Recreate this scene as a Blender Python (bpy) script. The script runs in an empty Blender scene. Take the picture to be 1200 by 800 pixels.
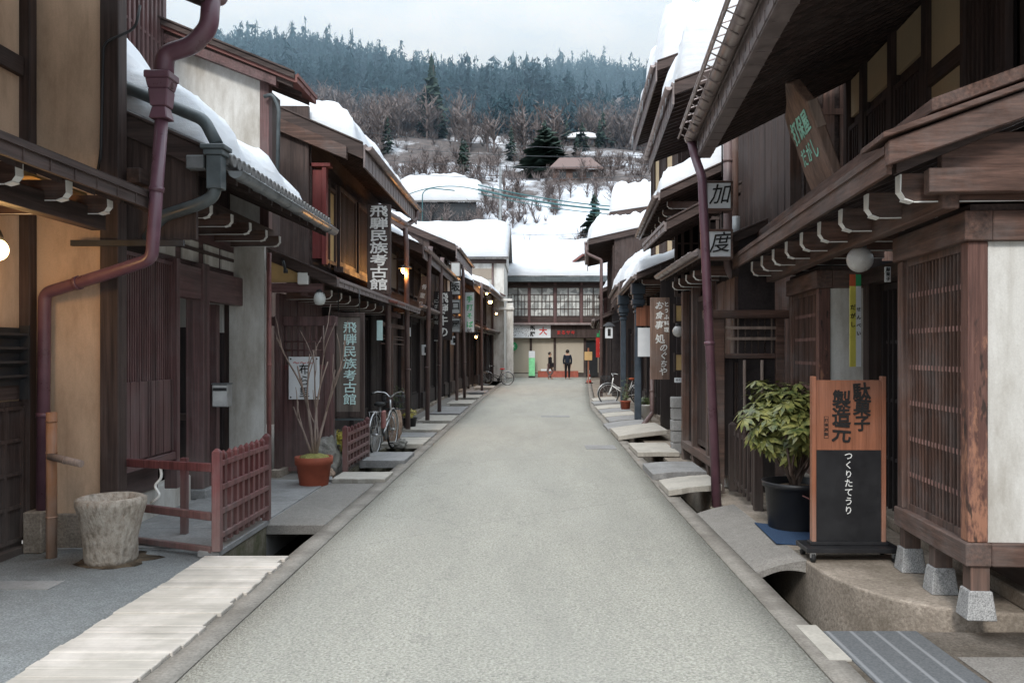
import bpy, bmesh, math, random
from mathutils import Vector, Matrix, Euler, noise
SC = bpy.context.scene
COL = SC.collection
R = math.radians
F = 1000.0; CX, CY = 625.0, 412.0
def P(px, py, Y):                       # a point of the place at distance Y
    return Vector(((px-CX)/F*Y, Y, 1.7-(py-CY)/F*Y))

# ------------------------------------------------------------------ materials
def new_mat(name):
    m = bpy.data.materials.new(name); m.use_nodes = True
    nt = m.node_tree; nt.nodes.clear()
    out = nt.nodes.new('ShaderNodeOutputMaterial'); b = nt.nodes.new('ShaderNodeBsdfPrincipled')
    nt.links.new(b.outputs[0], out.inputs[0])
    return m, nt, b
def N(nt, t, **k):
    n = nt.nodes.new(t)
    for a, v in k.items():
        if a in n.inputs.keys(): n.inputs[a].default_value = v
        else: setattr(n, a, v)
    return n
def pos(nt, scale=(1,1,1), rot=(0,0,0)):
    g = N(nt, 'ShaderNodeNewGeometry'); mp = N(nt, 'ShaderNodeMapping')
    mp.inputs['Scale'].default_value = scale; mp.inputs['Rotation'].default_value = rot
    nt.links.new(g.outputs['Position'], mp.inputs['Vector']); return mp.outputs[0]
def noise_n(nt, vec, scale, detail=4, rough=.55):
    n = N(nt, 'ShaderNodeTexNoise'); n.inputs['Scale'].default_value = scale
    n.inputs['Detail'].default_value = detail; n.inputs['Roughness'].default_value = rough
    nt.links.new(vec, n.inputs['Vector']); return n.outputs['Fac']
def ramp(nt, fac, stops, interp='LINEAR'):
    r = N(nt, 'ShaderNodeValToRGB'); el = r.color_ramp.elements; r.color_ramp.interpolation = interp
    while len(el) < len(stops): el.new(.5)
    for e, (p, c) in zip(el, stops):
        e.position = p; e.color = (*c, 1) if len(c) == 3 else c
    nt.links.new(fac, r.inputs[0]); return r.outputs[0]
def mixc(nt, fac, a, b, mode='MIX'):
    m = N(nt, 'ShaderNodeMix', data_type='RGBA', blend_type=mode)
    if isinstance(fac, (int, float)): m.inputs[0].default_value = fac
    else: nt.links.new(fac, m.inputs[0])
    for i, v in ((6, a), (7, b)):
        if isinstance(v, tuple): m.inputs[i].default_value = (*v, 1)
        else: nt.links.new(v, m.inputs[i])
    return m.outputs[2]
def bump(nt, b, h, strength=.3, dist=.01):
    n = N(nt, 'ShaderNodeBump'); n.inputs['Strength'].default_value = strength; n.inputs['Distance'].default_value = dist
    nt.links.new(h, n.inputs['Height']); nt.links.new(n.outputs[0], b.inputs['Normal'])
def g3(v): return (v, v, v)
def sc3(c, k): return tuple(min(1, x*k) for x in c)

def wood(name, c, axis='z', rough=.62, var=.95, weather=.32, spec=.3):
    m, nt, b = new_mat(name)
    st = {'z': (38, 38, 1.6), 'y': (38, 1.6, 38), 'x': (1.6, 38, 38)}[axis]
    f = noise_n(nt, pos(nt, st), 1.0, 5, .6)
    base = ramp(nt, f, [(.25, sc3(c, 1-var*.6)), (.55, c), (.8, sc3(c, 1+var*.7))])
    w = noise_n(nt, pos(nt), 1.7, 6, .7)
    wf = ramp(nt, w, [(.45, g3(0)), (.75, g3(weather))])
    gry = sum(c)/3*2.1+.02
    col = mixc(nt, wf, base, (gry*1.03, gry*.95, gry*.93))
    nt.links.new(col, b.inputs['Base Color'])
    rr = ramp(nt, w, [(.3, g3(rough-.12)), (.7, g3(rough+.2))]); nt.links.new(rr, b.inputs['Roughness'])
    b.inputs['Specular IOR Level'].default_value = spec
    pl = {'z': (7,7,.12), 'y': (7,.12,7), 'x': (.12,7,7)}[axis]
    pv = noise_n(nt, pos(nt, pl), 1.0, 2, .5)
    col = mixc(nt, 1.0, col, ramp(nt, pv, [(.3, g3(.55)), (.5, g3(1)), (.72, g3(1.0))]), 'MULTIPLY')
    gm = N(nt, 'ShaderNodeNewGeometry'); sp = N(nt, 'ShaderNodeSeparateXYZ'); nt.links.new(gm.outputs['Position'], sp.inputs[0])
    lo = N(nt, 'ShaderNodeMapRange'); nt.links.new(sp.outputs[2], lo.inputs[0])
    for i, v in ((1, .05), (2, .65), (3, .55), (4, 0)): lo.inputs[i].default_value = v
    ds = N(nt, 'ShaderNodeMath', operation='MULTIPLY'); nt.links.new(lo.outputs[0], ds.inputs[0]); nt.links.new(w, ds.inputs[1])
    col = mixc(nt, ds.outputs[0], col, (gry*1.5, gry*1.35, gry*1.2))       # splashed dust near the ground
    nt.links.new(col, b.inputs['Base Color'])
    fine = noise_n(nt, pos(nt, tuple(x*3 for x in st)), 1.0, 3, .6)
    ad = N(nt, 'ShaderNodeMath', operation='ADD'); nt.links.new(f, ad.inputs[0]); nt.links.new(fine, ad.inputs[1])
    bump(nt, b, ad.outputs[0], .5, .005)
    return m
def worn_wood():
    m, nt, b = new_mat('worn_post_wood')
    f = noise_n(nt, pos(nt, (42,42,1.8)), 1.0, 6, .65); base = ramp(nt, f, [(.25, (.05,.022,.018)), (.5, (.115,.052,.040)), (.8, (.22,.115,.09))])
    p = noise_n(nt, pos(nt, (16,16,5)), 1.0, 6, .75)
    gm = N(nt, 'ShaderNodeNewGeometry'); sp = N(nt, 'ShaderNodeSeparateXYZ'); nt.links.new(gm.outputs['Position'], sp.inputs[0])
    lo = N(nt, 'ShaderNodeMapRange'); nt.links.new(sp.outputs[2], lo.inputs[0])
    for i, v in ((1, .5), (2, 2.1), (3, .16), (4, -.12)): lo.inputs[i].default_value = v
    ad = N(nt, 'ShaderNodeMath', operation='ADD'); nt.links.new(p, ad.inputs[0]); nt.links.new(lo.outputs[0], ad.inputs[1])
    col = mixc(nt, ramp(nt, ad.outputs[0], [(.52, g3(0)), (.66, g3(.75))]), base, (.40,.19,.115))
    k = noise_n(nt, pos(nt, (14,14,4), (.3,0,0)), 1.3, 3, .5); col = mixc(nt, ramp(nt, k, [(.60, g3(0)), (.66, g3(.85))]), col, (.022,.014,.012))
    nt.links.new(col, b.inputs['Base Color']); b.inputs['Roughness'].default_value = .62; bump(nt, b, ad.outputs[0], .6, .006); return m
def speckle(name, c1, c2, scale=60, rough=.85, bs=.4, stain=None, stain_amt=.5, bd=.006, stscale=.8):
    m, nt, b = new_mat(name)
    p = pos(nt)
    f = noise_n(nt, p, scale, 3, .7); g = noise_n(nt, p, stscale, 6, .65); h = noise_n(nt, p, scale*.17, 4, .6)
    col = ramp(nt, f, [(.3, c1), (.7, c2)])
    col = mixc(nt, ramp(nt, h, [(.35, g3(0)), (.7, g3(.35))]), col, sc3(c1, .85))
    if stain: col = mixc(nt, ramp(nt, g, [(.42, g3(0)), (.72, g3(stain_amt))]), col, stain)
    nt.links.new(col, b.inputs['Base Color']); b.inputs['Roughness'].default_value = rough
    b.inputs['Specular IOR Level'].default_value = .25
    bump(nt, b, f, bs, bd)
    return m
def plaster(name, c, stain=(.3,.28,.25), amt=.35, streak=True):
    m, nt, b = new_mat(name)
    f = noise_n(nt, pos(nt), 90, 3, .6); g = noise_n(nt, pos(nt, (1,1,.35)), 2.2, 7, .7)
    h = noise_n(nt, pos(nt, (14,14,.5)), 1, 4, .6)
    col = ramp(nt, f, [(.3, sc3(c, .93)), (.7, sc3(c, 1.05))])
    col = mixc(nt, ramp(nt, g, [(.42, g3(0)), (.75, g3(amt))]), col, stain)
    col = mixc(nt, ramp(nt, h, [(.55, g3(0)), (.8, g3(amt*.4))]), col, stain)
    nt.links.new(col, b.inputs['Base Color']); b.inputs['Roughness'].default_value = .9
    b.inputs['Specular IOR Level'].default_value = .15
    bump(nt, b, f, .25, .003)
    return m
def paint(name, c, rough=.45, metal=0, var=.25, spec=.4, emis=0, bmp=.1, vscale=5):
    m, nt, b = new_mat(name)
    g = noise_n(nt, pos(nt), vscale, 5, .65)
    col = ramp(nt, g, [(.3, sc3(c, 1-var)), (.7, sc3(c, 1+var))])
    nt.links.new(col, b.inputs['Base Color']); b.inputs['Metallic'].default_value = metal
    nt.links.new(ramp(nt, g, [(.3, g3(max(0, rough-.1))), (.7, g3(min(1, rough+.15)))]), b.inputs['Roughness'])
    b.inputs['Specular IOR Level'].default_value = spec
    if emis:
        b.inputs['Emission Color'].default_value = (*c, 1); b.inputs['Emission Strength'].default_value = emis
    bump(nt, b, noise_n(nt, pos(nt), 40, 3), bmp, .003)
    return m
M = {}
def setup_materials():
    dk = (.070,.046,.040)
    for ax in 'xyz':
        M['wood_'+ax] = wood('dark_wood_'+ax, dk, ax)
        M['brown_'+ax] = wood('weathered_wood_'+ax, (.120,.066,.050), ax, .65, 1.1, .6)
        M['burg_'+ax] = wood('burgundy_wood_'+ax, (.132,.070,.068), ax, .45, .85, .35)
        M['black_'+ax] = wood('black_wood_'+ax, (.033,.024,.024), ax, .6, .6, .3)
    M['worn_z'] = worn_wood()
    M['node'] = paint('worn_node', (.26,.15,.13), .7, 0, .4, .2, vscale=9)
    M['signgrey'] = wood('grey_brown_board', (.17,.14,.12), 'z', .6, .4, .3)
    M['red_z'] = wood('red_brown_wood', (.17,.036,.034), 'z', .55, .5, .15)
    M['rail'] = wood('fence_wood', (.165,.058,.058), 'z', .5, .8, .4)
    M['cedar'] = wood('varnished_cedar', (.28,.11,.062), 'z', .45, .5, .1)
    M['board'] = wood('sign_board_wood', (.235,.15,.115), 'z', .6, .7, .3)
    M['plank'] = wood('bleached_plank', (.35,.325,.285), 'x', .9, .5, .5, .1)
    M['bamboo'] = wood('bamboo_skin', (.42,.19,.09), 'z', .4, .35, .3)
    M['bark'] = wood('bark', (.30,.22,.18), 'z', .8, .5, .3)
    M['darkbark'] = wood('dark_bark', (.12,.085,.07), 'z', .8, .5, .3)
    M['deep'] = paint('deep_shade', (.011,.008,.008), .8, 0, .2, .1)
    M['ochre'] = plaster('ochre_plaster', (.67,.48,.34), (.26,.17,.11), .75)
    M['cream'] = plaster('cream_plaster', (.60,.46,.29), (.35,.27,.2), .3)
    M['white'] = plaster('white_plaster', (.70,.685,.65), (.30,.26,.21), .95)
    M['grey_plaster'] = plaster('grey_plaster', (.50,.49,.47), (.2,.19,.18), .5)
    M['dull_plaster'] = plaster('beige_plaster', (.34,.29,.24), (.17,.14,.12), .4)  # dull beige plaster for panels, band and terrace wall
    M['asphalt'] = mat_asphalt('road_asphalt', (.20,.192,.165), (.43,.415,.362))
    M['apron'] = speckle('dark_asphalt', (.17,.172,.168), (.56,.57,.56), 70, .85, .7, (.17,.165,.15), .6)
    M['kerb'] = speckle('kerb_stone', (.22,.20,.175), (.37,.34,.30), 45, .9, .6, (.11,.095,.08), .7, stscale=2.2)
    M['concrete'] = speckle('concrete', (.22,.18,.145), (.48,.41,.34), 45, .9, .8, (.11,.09,.065), .9, stscale=1.6)
    M['aggregate'] = speckle('aggregate', (.17,.155,.14), (.36,.34,.31), 75, .9, 1, (.15,.13,.12), .4)
    M['tile_floor'] = speckle('floor_stone', (.30,.30,.29), (.40,.39,.38), 30, .75, .2, (.2,.19,.18), .5)
    M['granite'] = speckle('granite', (.14,.14,.14), (.62,.61,.6), 110, .8, .4)
    M['slab_pale'] = speckle('pale_stone', (.42,.39,.34), (.56,.52,.46), 40, .85, .4, (.26,.24,.21), .5, stscale=3)
    M['slab_grey'] = speckle('grey_stone', (.25,.25,.25), (.38,.37,.36), 40, .85, .4, (.16,.15,.14), .6, stscale=3)
    M['mossy'] = speckle('mossy_concrete', (.16,.14,.10), (.26,.23,.18), 25, .9, .7, (.055,.065,.02), .9, stscale=3.5)
    M['rock'] = speckle('garden_rock', (.16,.15,.14), (.33,.31,.28), 18, .9, 1, (.09,.10,.06), .7, .02, 3)
    M['tanrock'] = speckle('tan_rock', (.28,.19,.14), (.46,.34,.26), 18, .9, 1, (.15,.1,.08), .6, .02, 4)
    M['mortar'] = mat_mortar()
    M['pipe_burg'] = paint('burgundy_pipe', (.135,.065,.085), .33, 0, .2, .5)
    M['pipe_brown'] = paint('brown_pipe', (.13,.085,.08), .4, 0, .25, .5)
    M['pipe_grey'] = paint('slate_pipe', (.075,.09,.095), .4, 0, .3, .5)
    M['pipe_blue'] = paint('blue_grey_post', (.045,.06,.078), .45, 0, .25, .4)
    M['pipe_pink'] = paint('copper_pipe', (.26,.11,.10), .45, 0, .25, .4)
    M['gutter'] = paint('gutter_metal', (.30,.25,.24), .38, .35, .3, .5)
    M['gutter_grey'] = paint('gutter_grey', (.19,.20,.205), .4, .3, .3, .5)
    M['fascia'] = paint('fascia_metal', (.19,.155,.15), .45, .15, .35, .4)
    M['roofmetal'] = paint('roof_metal', (.15,.10,.09), .55, 0, .3, .3)
    M['redroof'] = paint('redbrown_roof', (.18,.075,.065), .5, 0, .25, .3)
    M['kawara'] = paint('roof_tile', (.16,.155,.15), .6, 0, .45, .3, bmp=.4, vscale=12)
    M['whitepaint'] = paint('white_paint', (.78,.77,.74), .5, 0, .08)
    M['iron'] = paint('black_iron', (.03,.03,.032), .45, 0, .3)
    M['steel'] = paint('steel', (.55,.55,.55), .35, .8, .15)
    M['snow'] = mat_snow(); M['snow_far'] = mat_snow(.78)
    M['lantern'] = paint('dimmed_paper', (.42,.43,.43), .7, 0, .12, .2); M['paper'] = paint('paper_white', (.72,.74,.76), .7, 0, .06, .2)  # lantern paper darkened in colour to tone down its brightly lit face
    M['ink'] = paint('black_ink', (.012,.011,.011), .6, 0, .1)
    M['ink_white'] = paint('letter_white', (.74,.74,.72), .6, 0, .1, .2)
    M['teal'] = paint('letter_teal', (.62,.82,.80), .6, 0, .12, .2)
    M['tealdark'] = paint('letter_green', (.40,.80,.66), .6, 0, .2, .2)
    M['green'] = paint('green_paint', (.03,.28,.10), .5, 0, .12)
    M['lightgreen'] = paint('light_green', (.25,.70,.35), .5, 0, .2)
    M['red'] = paint('red_paint', (.55,.035,.03), .5, 0, .15)
    M['redorange'] = paint('orange_door_paint', (.45,.09,.03), .45, 0, .3)
    M['yellow'] = paint('yellow_banner', (.68,.60,.12), .6, 0, .12)
    M['amber'] = paint('amber_panel', (.55,.37,.17), .7, 0, .12, .2)
    M['terracotta'] = paint('terracotta', (.31,.08,.045), .7, 0, .2, .3)
    M['tub'] = paint('black_tub', (.018,.018,.02), .4, 0, .2)
    M['soil'] = speckle('soil', (.07,.05,.035), (.16,.12,.08), 60, .95, 1)
    M['mosspot'] = speckle('moss', (.16,.15,.04), (.36,.33,.12), 60, .95, 1)
    M['mat'] = speckle('blue_mat', (.018,.04,.09), (.05,.09,.16), 160, .95, 1)
    M['grate'] = mat_grate()
    M['glass'] = paint('dark_glass', (.03,.033,.036), .12, 0, .1, .6)
    M['pane'] = mat_pane()
    M['globe'] = paint('milk_glass', (.52,.50,.48), .3, 0, .05, .5)
    M['porcelain'] = paint('porcelain', (.62,.64,.62), .35, 0, .1)
    M['lit'] = paint('lit_globe', (1.0,.72,.34), .3, 0, .02, .3, 9); M['hot'] = paint('hot_bulb', (1.0,.50,.14), .3, 0, .02, .3, 45)
    M['water'] = paint('drain_water', (.02,.018,.012), .06, 0, .3, .6)
    M['leaf'] = mat_leaf('rhododendron_leaf', (.05,.075,.022), (.26,.25,.075))
    M['yellowleaf'] = mat_leaf('yellow_leaf', (.42,.36,.05), (.62,.52,.10))
    M['smallleaf'] = mat_leaf('green_leaf', (.05,.09,.03), (.16,.2,.08))
    M['cone_red'] = paint('cone_red', (.60,.06,.04), .5, 0, .1)
    M['shutter'] = mat_shutter()
    M['cloth_dark'] = paint('navy_cloth', (.022,.028,.042), .9, 0, .3, .1)
    M['cloth_black'] = paint('black_cloth', (.018,.016,.018), .9, 0, .3, .1)
    M['skin'] = paint('skin', (.45,.27,.19), .6, 0, .05)
    M['hair'] = paint('hair', (.02,.015,.012), .6, 0, .2)
    M['brickred'] = paint('brick_red', (.35,.10,.07), .8, 0, .3)
    M['tealcable'] = paint('teal_cable', (.045,.13,.14), .5, 0, .2)
    M['cable'] = paint('dark_cable', (.06,.065,.075), .6, 0, .2)
    M['rubber'] = paint('rubber', (.02,.02,.02), .7, 0, .2)
    M['hill'] = mat_hill()
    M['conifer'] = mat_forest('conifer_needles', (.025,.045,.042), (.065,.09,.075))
    M['conifer_blue'] = mat_forest('haze_tinted_needles', (.012,.032,.042), (.034,.064,.075))  # blue of the distant haze is mixed into the needle colour
    M['baretree'] = mat_forest('bare_twigs', (.11,.092,.09), (.21,.178,.17))
    M['treetrunk'] = paint('tree_trunk', (.10,.085,.08), .9, 0, .2, .1)

def mat_asphalt(name, c1, c2):
    m, nt, b = new_mat(name); p = pos(nt)
    v = N(nt, 'ShaderNodeTexVoronoi'); v.inputs['Scale'].default_value = 85; nt.links.new(p, v.inputs['Vector'])
    f = noise_n(nt, p, 55, 3, .7)
    col = mixc(nt, .45, ramp(nt, f, [(.3, c1), (.7, c2)]), v.outputs['Color'])
    hs = N(nt, 'ShaderNodeHueSaturation'); hs.inputs['Saturation'].default_value = .0; nt.links.new(v.outputs['Color'], hs.inputs['Color'])
    base = ramp(nt, f, [(.3, c1), (.7, c2)])
    col = mixc(nt, .3, base, hs.outputs[0], 'OVERLAY')
    g = noise_n(nt, pos(nt, (1.2,.25,1)), 1.1, 6, .65)          # long wheel-worn patches
    col = mixc(nt, ramp(nt, g, [(.38, g3(0)), (.68, g3(.4))]), col, (.21,.205,.185))
    g2 = noise_n(nt, pos(nt, (1,.6,1)), .55, 5, .6)
    col = mixc(nt, ramp(nt, g2, [(.5, g3(0)), (.7, g3(.35))]), col, (.37,.36,.325))
    v2 = N(nt, 'ShaderNodeTexVoronoi', feature='DISTANCE_TO_EDGE'); v2.inputs['Scale'].default_value = .35
    dn = noise_n(nt, p, 2.2, 5, .7)
    mp = N(nt, 'ShaderNodeVectorMath', operation='ADD'); nt.links.new(p, mp.inputs[0])
    cmb = N(nt, 'ShaderNodeCombineXYZ'); nt.links.new(dn, cmb.inputs[0]); nt.links.new(dn, cmb.inputs[1]); nt.links.new(cmb.outputs[0], mp.inputs[1])
    nt.links.new(mp.outputs[0], v2.inputs['Vector'])
    crack = ramp(nt, v2.outputs['Distance'], [(0, g3(.35)), (.004, g3(0))])
    col = mixc(nt, crack, col, (.10,.10,.095))
    nt.links.new(col, b.inputs['Base Color']); b.inputs['Roughness'].default_value = .82; b.inputs['Specular IOR Level'].default_value = .3
    dmp = noise_n(nt, pos(nt, (1.6,.5,1)), .9, 7, .72)            # damp meltwater and grime
    df = ramp(nt, dmp, [(.60, g3(0)), (.74, g3(.45))]); nt.links.new(mixc(nt, df, col, (.12,.12,.115)), b.inputs['Base Color'])
    nt.links.new(ramp(nt, dmp, [(.56, g3(.85)), (.68, g3(.5))]), b.inputs['Roughness'])
    bump(nt, b, v.outputs['Distance'], .7, .008)
    return m
def mat_mortar():
    m, nt, b = new_mat('hewn_stone')
    f = noise_n(nt, pos(nt, (22,22,12), (0,.35,.3)), 1, 5, .6); g = noise_n(nt, pos(nt), 60, 3, .6)
    col = ramp(nt, f, [(.33, (.22,.18,.14)), (.48, (.42,.36,.30)), (.7, (.56,.50,.43))])
    nt.links.new(mixc(nt, .25, col, ramp(nt, g, [(.3, (.15,.12,.09)), (.7, (.5,.42,.34))])), b.inputs['Base Color'])
    b.inputs['Roughness'].default_value = .9; bump(nt, b, f, .9, .03); return m
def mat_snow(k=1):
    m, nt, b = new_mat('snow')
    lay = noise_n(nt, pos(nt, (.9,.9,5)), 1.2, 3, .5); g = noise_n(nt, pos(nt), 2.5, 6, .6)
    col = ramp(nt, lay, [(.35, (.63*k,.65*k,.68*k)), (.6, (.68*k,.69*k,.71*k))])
    nt.links.new(col, b.inputs['Base Color']); b.inputs['Roughness'].default_value = .7
    b.inputs['Subsurface Weight'].default_value = .25; b.inputs['Subsurface Radius'].default_value = (.12,.14,.16); b.inputs['Subsurface Scale'].default_value = .5
    b.inputs['Specular IOR Level'].default_value = .2
    ad = N(nt, 'ShaderNodeMath', operation='ADD'); nt.links.new(lay, ad.inputs[0]); nt.links.new(g, ad.inputs[1])
    fg = noise_n(nt, pos(nt), 90, 3, .7); a2 = N(nt, 'ShaderNodeMath', operation='MULTIPLY_ADD'); nt.links.new(fg, a2.inputs[0]); a2.inputs[1].default_value = .12; nt.links.new(ad.outputs[0], a2.inputs[2]); dirt = noise_n(nt, pos(nt), 1.1, 7, .75)
    nt.links.new(mixc(nt, ramp(nt, dirt, [(.52, g3(0)), (.75, g3(.35))]), col, (.50,.49,.46)), b.inputs['Base Color'])
    bump(nt, b, a2.outputs[0], .55, .05); return m
def mat_grate():
    m, nt, b = new_mat('drain_cover')
    w = N(nt, 'ShaderNodeTexWave', wave_type='BANDS', bands_direction='X'); w.inputs['Scale'].default_value = 2.2
    nt.links.new(pos(nt), w.inputs['Vector'])
    f = noise_n(nt, pos(nt), 80, 3)
    col = mixc(nt, ramp(nt, w.outputs['Fac'], [(.9, g3(0)), (.99, g3(.6))]), ramp(nt, f, [(.3, (.085,.09,.095)), (.7, (.15,.155,.16))]), (.32,.32,.33))
    nt.links.new(col, b.inputs['Base Color']); b.inputs['Roughness'].default_value = .7; return m
def mat_pane():
    m, nt, b = new_mat('paper_panes')
    v = N(nt, 'ShaderNodeTexVoronoi'); v.inputs['Scale'].default_value = 2.6; nt.links.new(pos(nt), v.inputs['Vector'])
    sp = N(nt, 'ShaderNodeSeparateColor'); nt.links.new(v.outputs['Color'], sp.inputs[0])
    nt.links.new(ramp(nt, sp.outputs[0], [(.2, (.30,.31,.30)), (.8, (.62,.63,.60))]), b.inputs['Base Color']); b.inputs['Roughness'].default_value = .3; return m
def mat_shutter():
    m, nt, b = new_mat('shutter_metal')
    w = N(nt, 'ShaderNodeTexWave', wave_type='BANDS', bands_direction='X'); w.inputs['Scale'].default_value = 4; nt.links.new(pos(nt), w.inputs['Vector'])
    nt.links.new(ramp(nt, w.outputs['Fac'], [(.1, (.40,.34,.27)), (.6, (.52,.46,.37))]), b.inputs['Base Color']); b.inputs['Roughness'].default_value = .6
    bump(nt, b, w.outputs['Fac'], .5, .02); return m
def mat_leaf(name, c1, c2):
    m, nt, b = new_mat(name)
    f = noise_n(nt, pos(nt), 13, 3, .7)
    nt.links.new(ramp(nt, f, [(.35, c1), (.65, c2)]), b.inputs['Base Color']); b.inputs['Roughness'].default_value = .42
    return m
def mat_forest(name, c1, c2):
    m, nt, b = new_mat(name)
    f = noise_n(nt, pos(nt), .9, 4, .7); g = noise_n(nt, pos(nt), .06, 3, .5)
    col = ramp(nt, f, [(.3, c1), (.7, c2)])
    col = mixc(nt, ramp(nt, g, [(.4, g3(0)), (.7, g3(.4))]), col, sc3(c2, 1.25))
    nt.links.new(col, b.inputs['Base Color']); b.inputs['Roughness'].default_value = .95; b.inputs['Specular IOR Level'].default_value = 0
    return m
def mat_hill():
    m, nt, b = new_mat('hillside')
    f = noise_n(nt, pos(nt), .09, 7, .68); g = noise_n(nt, pos(nt), .9, 4, .7)
    gm = N(nt, 'ShaderNodeNewGeometry'); sp = N(nt, 'ShaderNodeSeparateXYZ'); nt.links.new(gm.outputs['Position'], sp.inputs[0])
    hz = N(nt, 'ShaderNodeMapRange'); nt.links.new(sp.outputs[2], hz.inputs[0])
    for i, v in ((1, 14), (2, 60), (3, .10), (4, -.14)): hz.inputs[i].default_value = v
    ad = N(nt, 'ShaderNodeMath', operation='ADD'); nt.links.new(f, ad.inputs[0]); nt.links.new(hz.outputs[0], ad.inputs[1])
    brown = ramp(nt, g, [(.35, (.06,.052,.052)), (.65, (.13,.11,.105))])
    col = mixc(nt, ramp(nt, ad.outputs[0], [(.50, g3(0)), (.60, g3(1))]), brown, (.56,.59,.64))
    nt.links.new(col, b.inputs['Base Color']); b.inputs['Roughness'].default_value = .9; return m

# ------------------------------------------------------------------ mesh builder
class MB:
    def __init__(s, sx=1, origin=None, rot=0):
        s.bm = bmesh.new(); s.sx = sx; s.mi = 0
    def _f(s, vs, smooth=False):
        try:
            f = s.bm.faces.new(vs); f.material_index = s.mi; f.smooth = smooth; return f
        except ValueError: return None
    def v(s, p): return s.bm.verts.new((p[0]*s.sx, p[1], p[2]))
    def hexa(s, c):
        v = [s.v(p) for p in c]
        for q in ((0,3,2,1),(4,5,6,7),(0,1,5,4),(1,2,6,5),(2,3,7,6),(3,0,4,7)): s._f([v[i] for i in q])
    def box(s, x0, x1, y0, y1, z0, z1):
        s.hexa([(x0,y0,z0),(x1,y0,z0),(x1,y1,z0),(x0,y1,z0),(x0,y0,z1),(x1,y0,z1),(x1,y1,z1),(x0,y1,z1)]); return s
    def beam(s, p0, p1, w, h, up=(0,0,1)):           # w across, h along 'up'
        p0 = Vector(p0); p1 = Vector(p1); d = (p1-p0).normalized(); u = Vector(up)
        r = d.cross(u)
        if r.length < 1e-4: r = d.cross(Vector((0,1,0)))
        r.normalize(); u = r.cross(d).normalized(); r = r*w/2; u = u*h/2
        s.hexa([p0-r-u, p0+r-u, p1+r-u, p1-r-u, p0-r+u, p0+r+u, p1+r+u, p1-r+u]); return s
    def prism(s, pts, vec):                          # polygon extruded along vec
        vec = Vector(vec); a = [s.v(p) for p in pts]; b = [s.v(Vector(p)+vec) for p in pts]; n = len(pts)
        s._f(a[::-1]); s._f(b)
        for i in range(n): s._f([a[i], a[(i+1) % n], b[(i+1) % n], b[i]])
        return s
    def poly(s, pts, smooth=False): s._f([s.v(p) for p in pts], smooth); return s
    def tube(s, pts, r, seg=10, cap=True, close=False):
        pts = [Vector(p) for p in pts]; n = len(pts); rings = []; ref = None
        for i, p in enumerate(pts):
            if close: d = (pts[(i+1) % n]-pts[i-1]).normalized()
            else: d = (pts[min(i+1, n-1)]-pts[max(i-1, 0)]).normalized()
            if ref is None:
                ref = Vector((0,0,1)) if abs(d.z) < .9 else Vector((1,0,0))
            a = d.cross(ref).normalized(); b_ = a.cross(d).normalized(); ref = b_
            rr = r[i] if isinstance(r, (list, tuple)) else r
            rings.append([s.v(p+a*rr*math.cos(t)+b_*rr*math.sin(t)) for t in (2*math.pi*k/seg for k in range(seg))])
        m = n if close else n-1
        for i in range(m):
            A, B = rings[i], rings[(i+1) % n]
            for k in range(seg): s._f([A[k], A[(k+1) % seg], B[(k+1) % seg], B[k]], True)
        if cap and not close: s._f(rings[0][::-1]); s._f(rings[-1])
        return s
    def lathe(s, c, prof, seg=24, axis='z', wob=0, seed=0):
        c = Vector(c); rings = []
        for j, (r, h) in enumerate(prof):
            ring = []
            for k in range(seg):
                t = 2*math.pi*k/seg
                rr = r*(1+(wob*noise.noise(Vector((math.cos(t)*2+seed, math.sin(t)*2, h*6))) if wob else 0))
                q = Vector((rr*math.cos(t), rr*math.sin(t), h)) if axis == 'z' else Vector((h, rr*math.cos(t), rr*math.sin(t))) if axis == 'x' else Vector((rr*math.cos(t), h, rr*math.sin(t)))
                ring.append(s.v(c+q))
            rings.append(ring)
        for A, B in zip(rings, rings[1:]):
            for k in range(seg): s._f([A[k], A[(k+1) % seg], B[(k+1) % seg], B[k]], True)
        s._f(rings[0][::-1]); s._f(rings[-1]); return s
    def ball(s, c, r, seg=16, sc=(1,1,1)):
        n = seg//2
        prof = [(max(.001, math.sin(math.pi*i/n))*r, -math.cos(math.pi*i/n)*r*sc[2]) for i in range(n+1)]
        return s.lathe(c, prof, seg)
    def build(s, name, mats, parent=None, bevel=0, world=False, fix=True, seg=1):
        bm = s.bm
        if world and parent is not None:
            bmesh.ops.transform(bm, matrix=MTX[parent.name].inverted(), verts=bm.verts)
        if fix: bmesh.ops.recalc_face_normals(bm, faces=bm.faces)
        me = bpy.data.meshes.new(name); bm.to_mesh(me); bm.free()
        for m in (mats if isinstance(mats, (list, tuple)) else [mats]): me.materials.append(M[m] if isinstance(m, str) else m)
        o = bpy.data.objects.new(name, me); COL.objects.link(o)
        if parent is not None: o.parent = parent
        if bevel:
            b = o.modifiers.new('bevel', 'BEVEL'); b.width = bevel; b.segments = seg; b.limit_method = 'ANGLE'; b.angle_limit = R(40)
        return o
def tag(o, label=None, cat=None, group=None, kind=None):
    if label: o['label'] = label
    if cat: o['category'] = cat
    if group: o['group'] = group
    if kind: o['kind'] = kind
    return o
MTX = {}
def thing(name, label, cat, loc=(0,0,0), rz=0, group=None, rot=None):
    o = bpy.data.objects.new(name, None); o.empty_display_size = .1; COL.objects.link(o)
    o.location = loc; o.rotation_euler = rot if rot else (0,0,rz)
    MTX[o.name] = Matrix.Translation(Vector(loc)) @ Euler(rot if rot else (0,0,rz)).to_matrix().to_4x4()
    return tag(o, label, cat, group)
def struct(o): o['kind'] = 'structure'; return o
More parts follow.
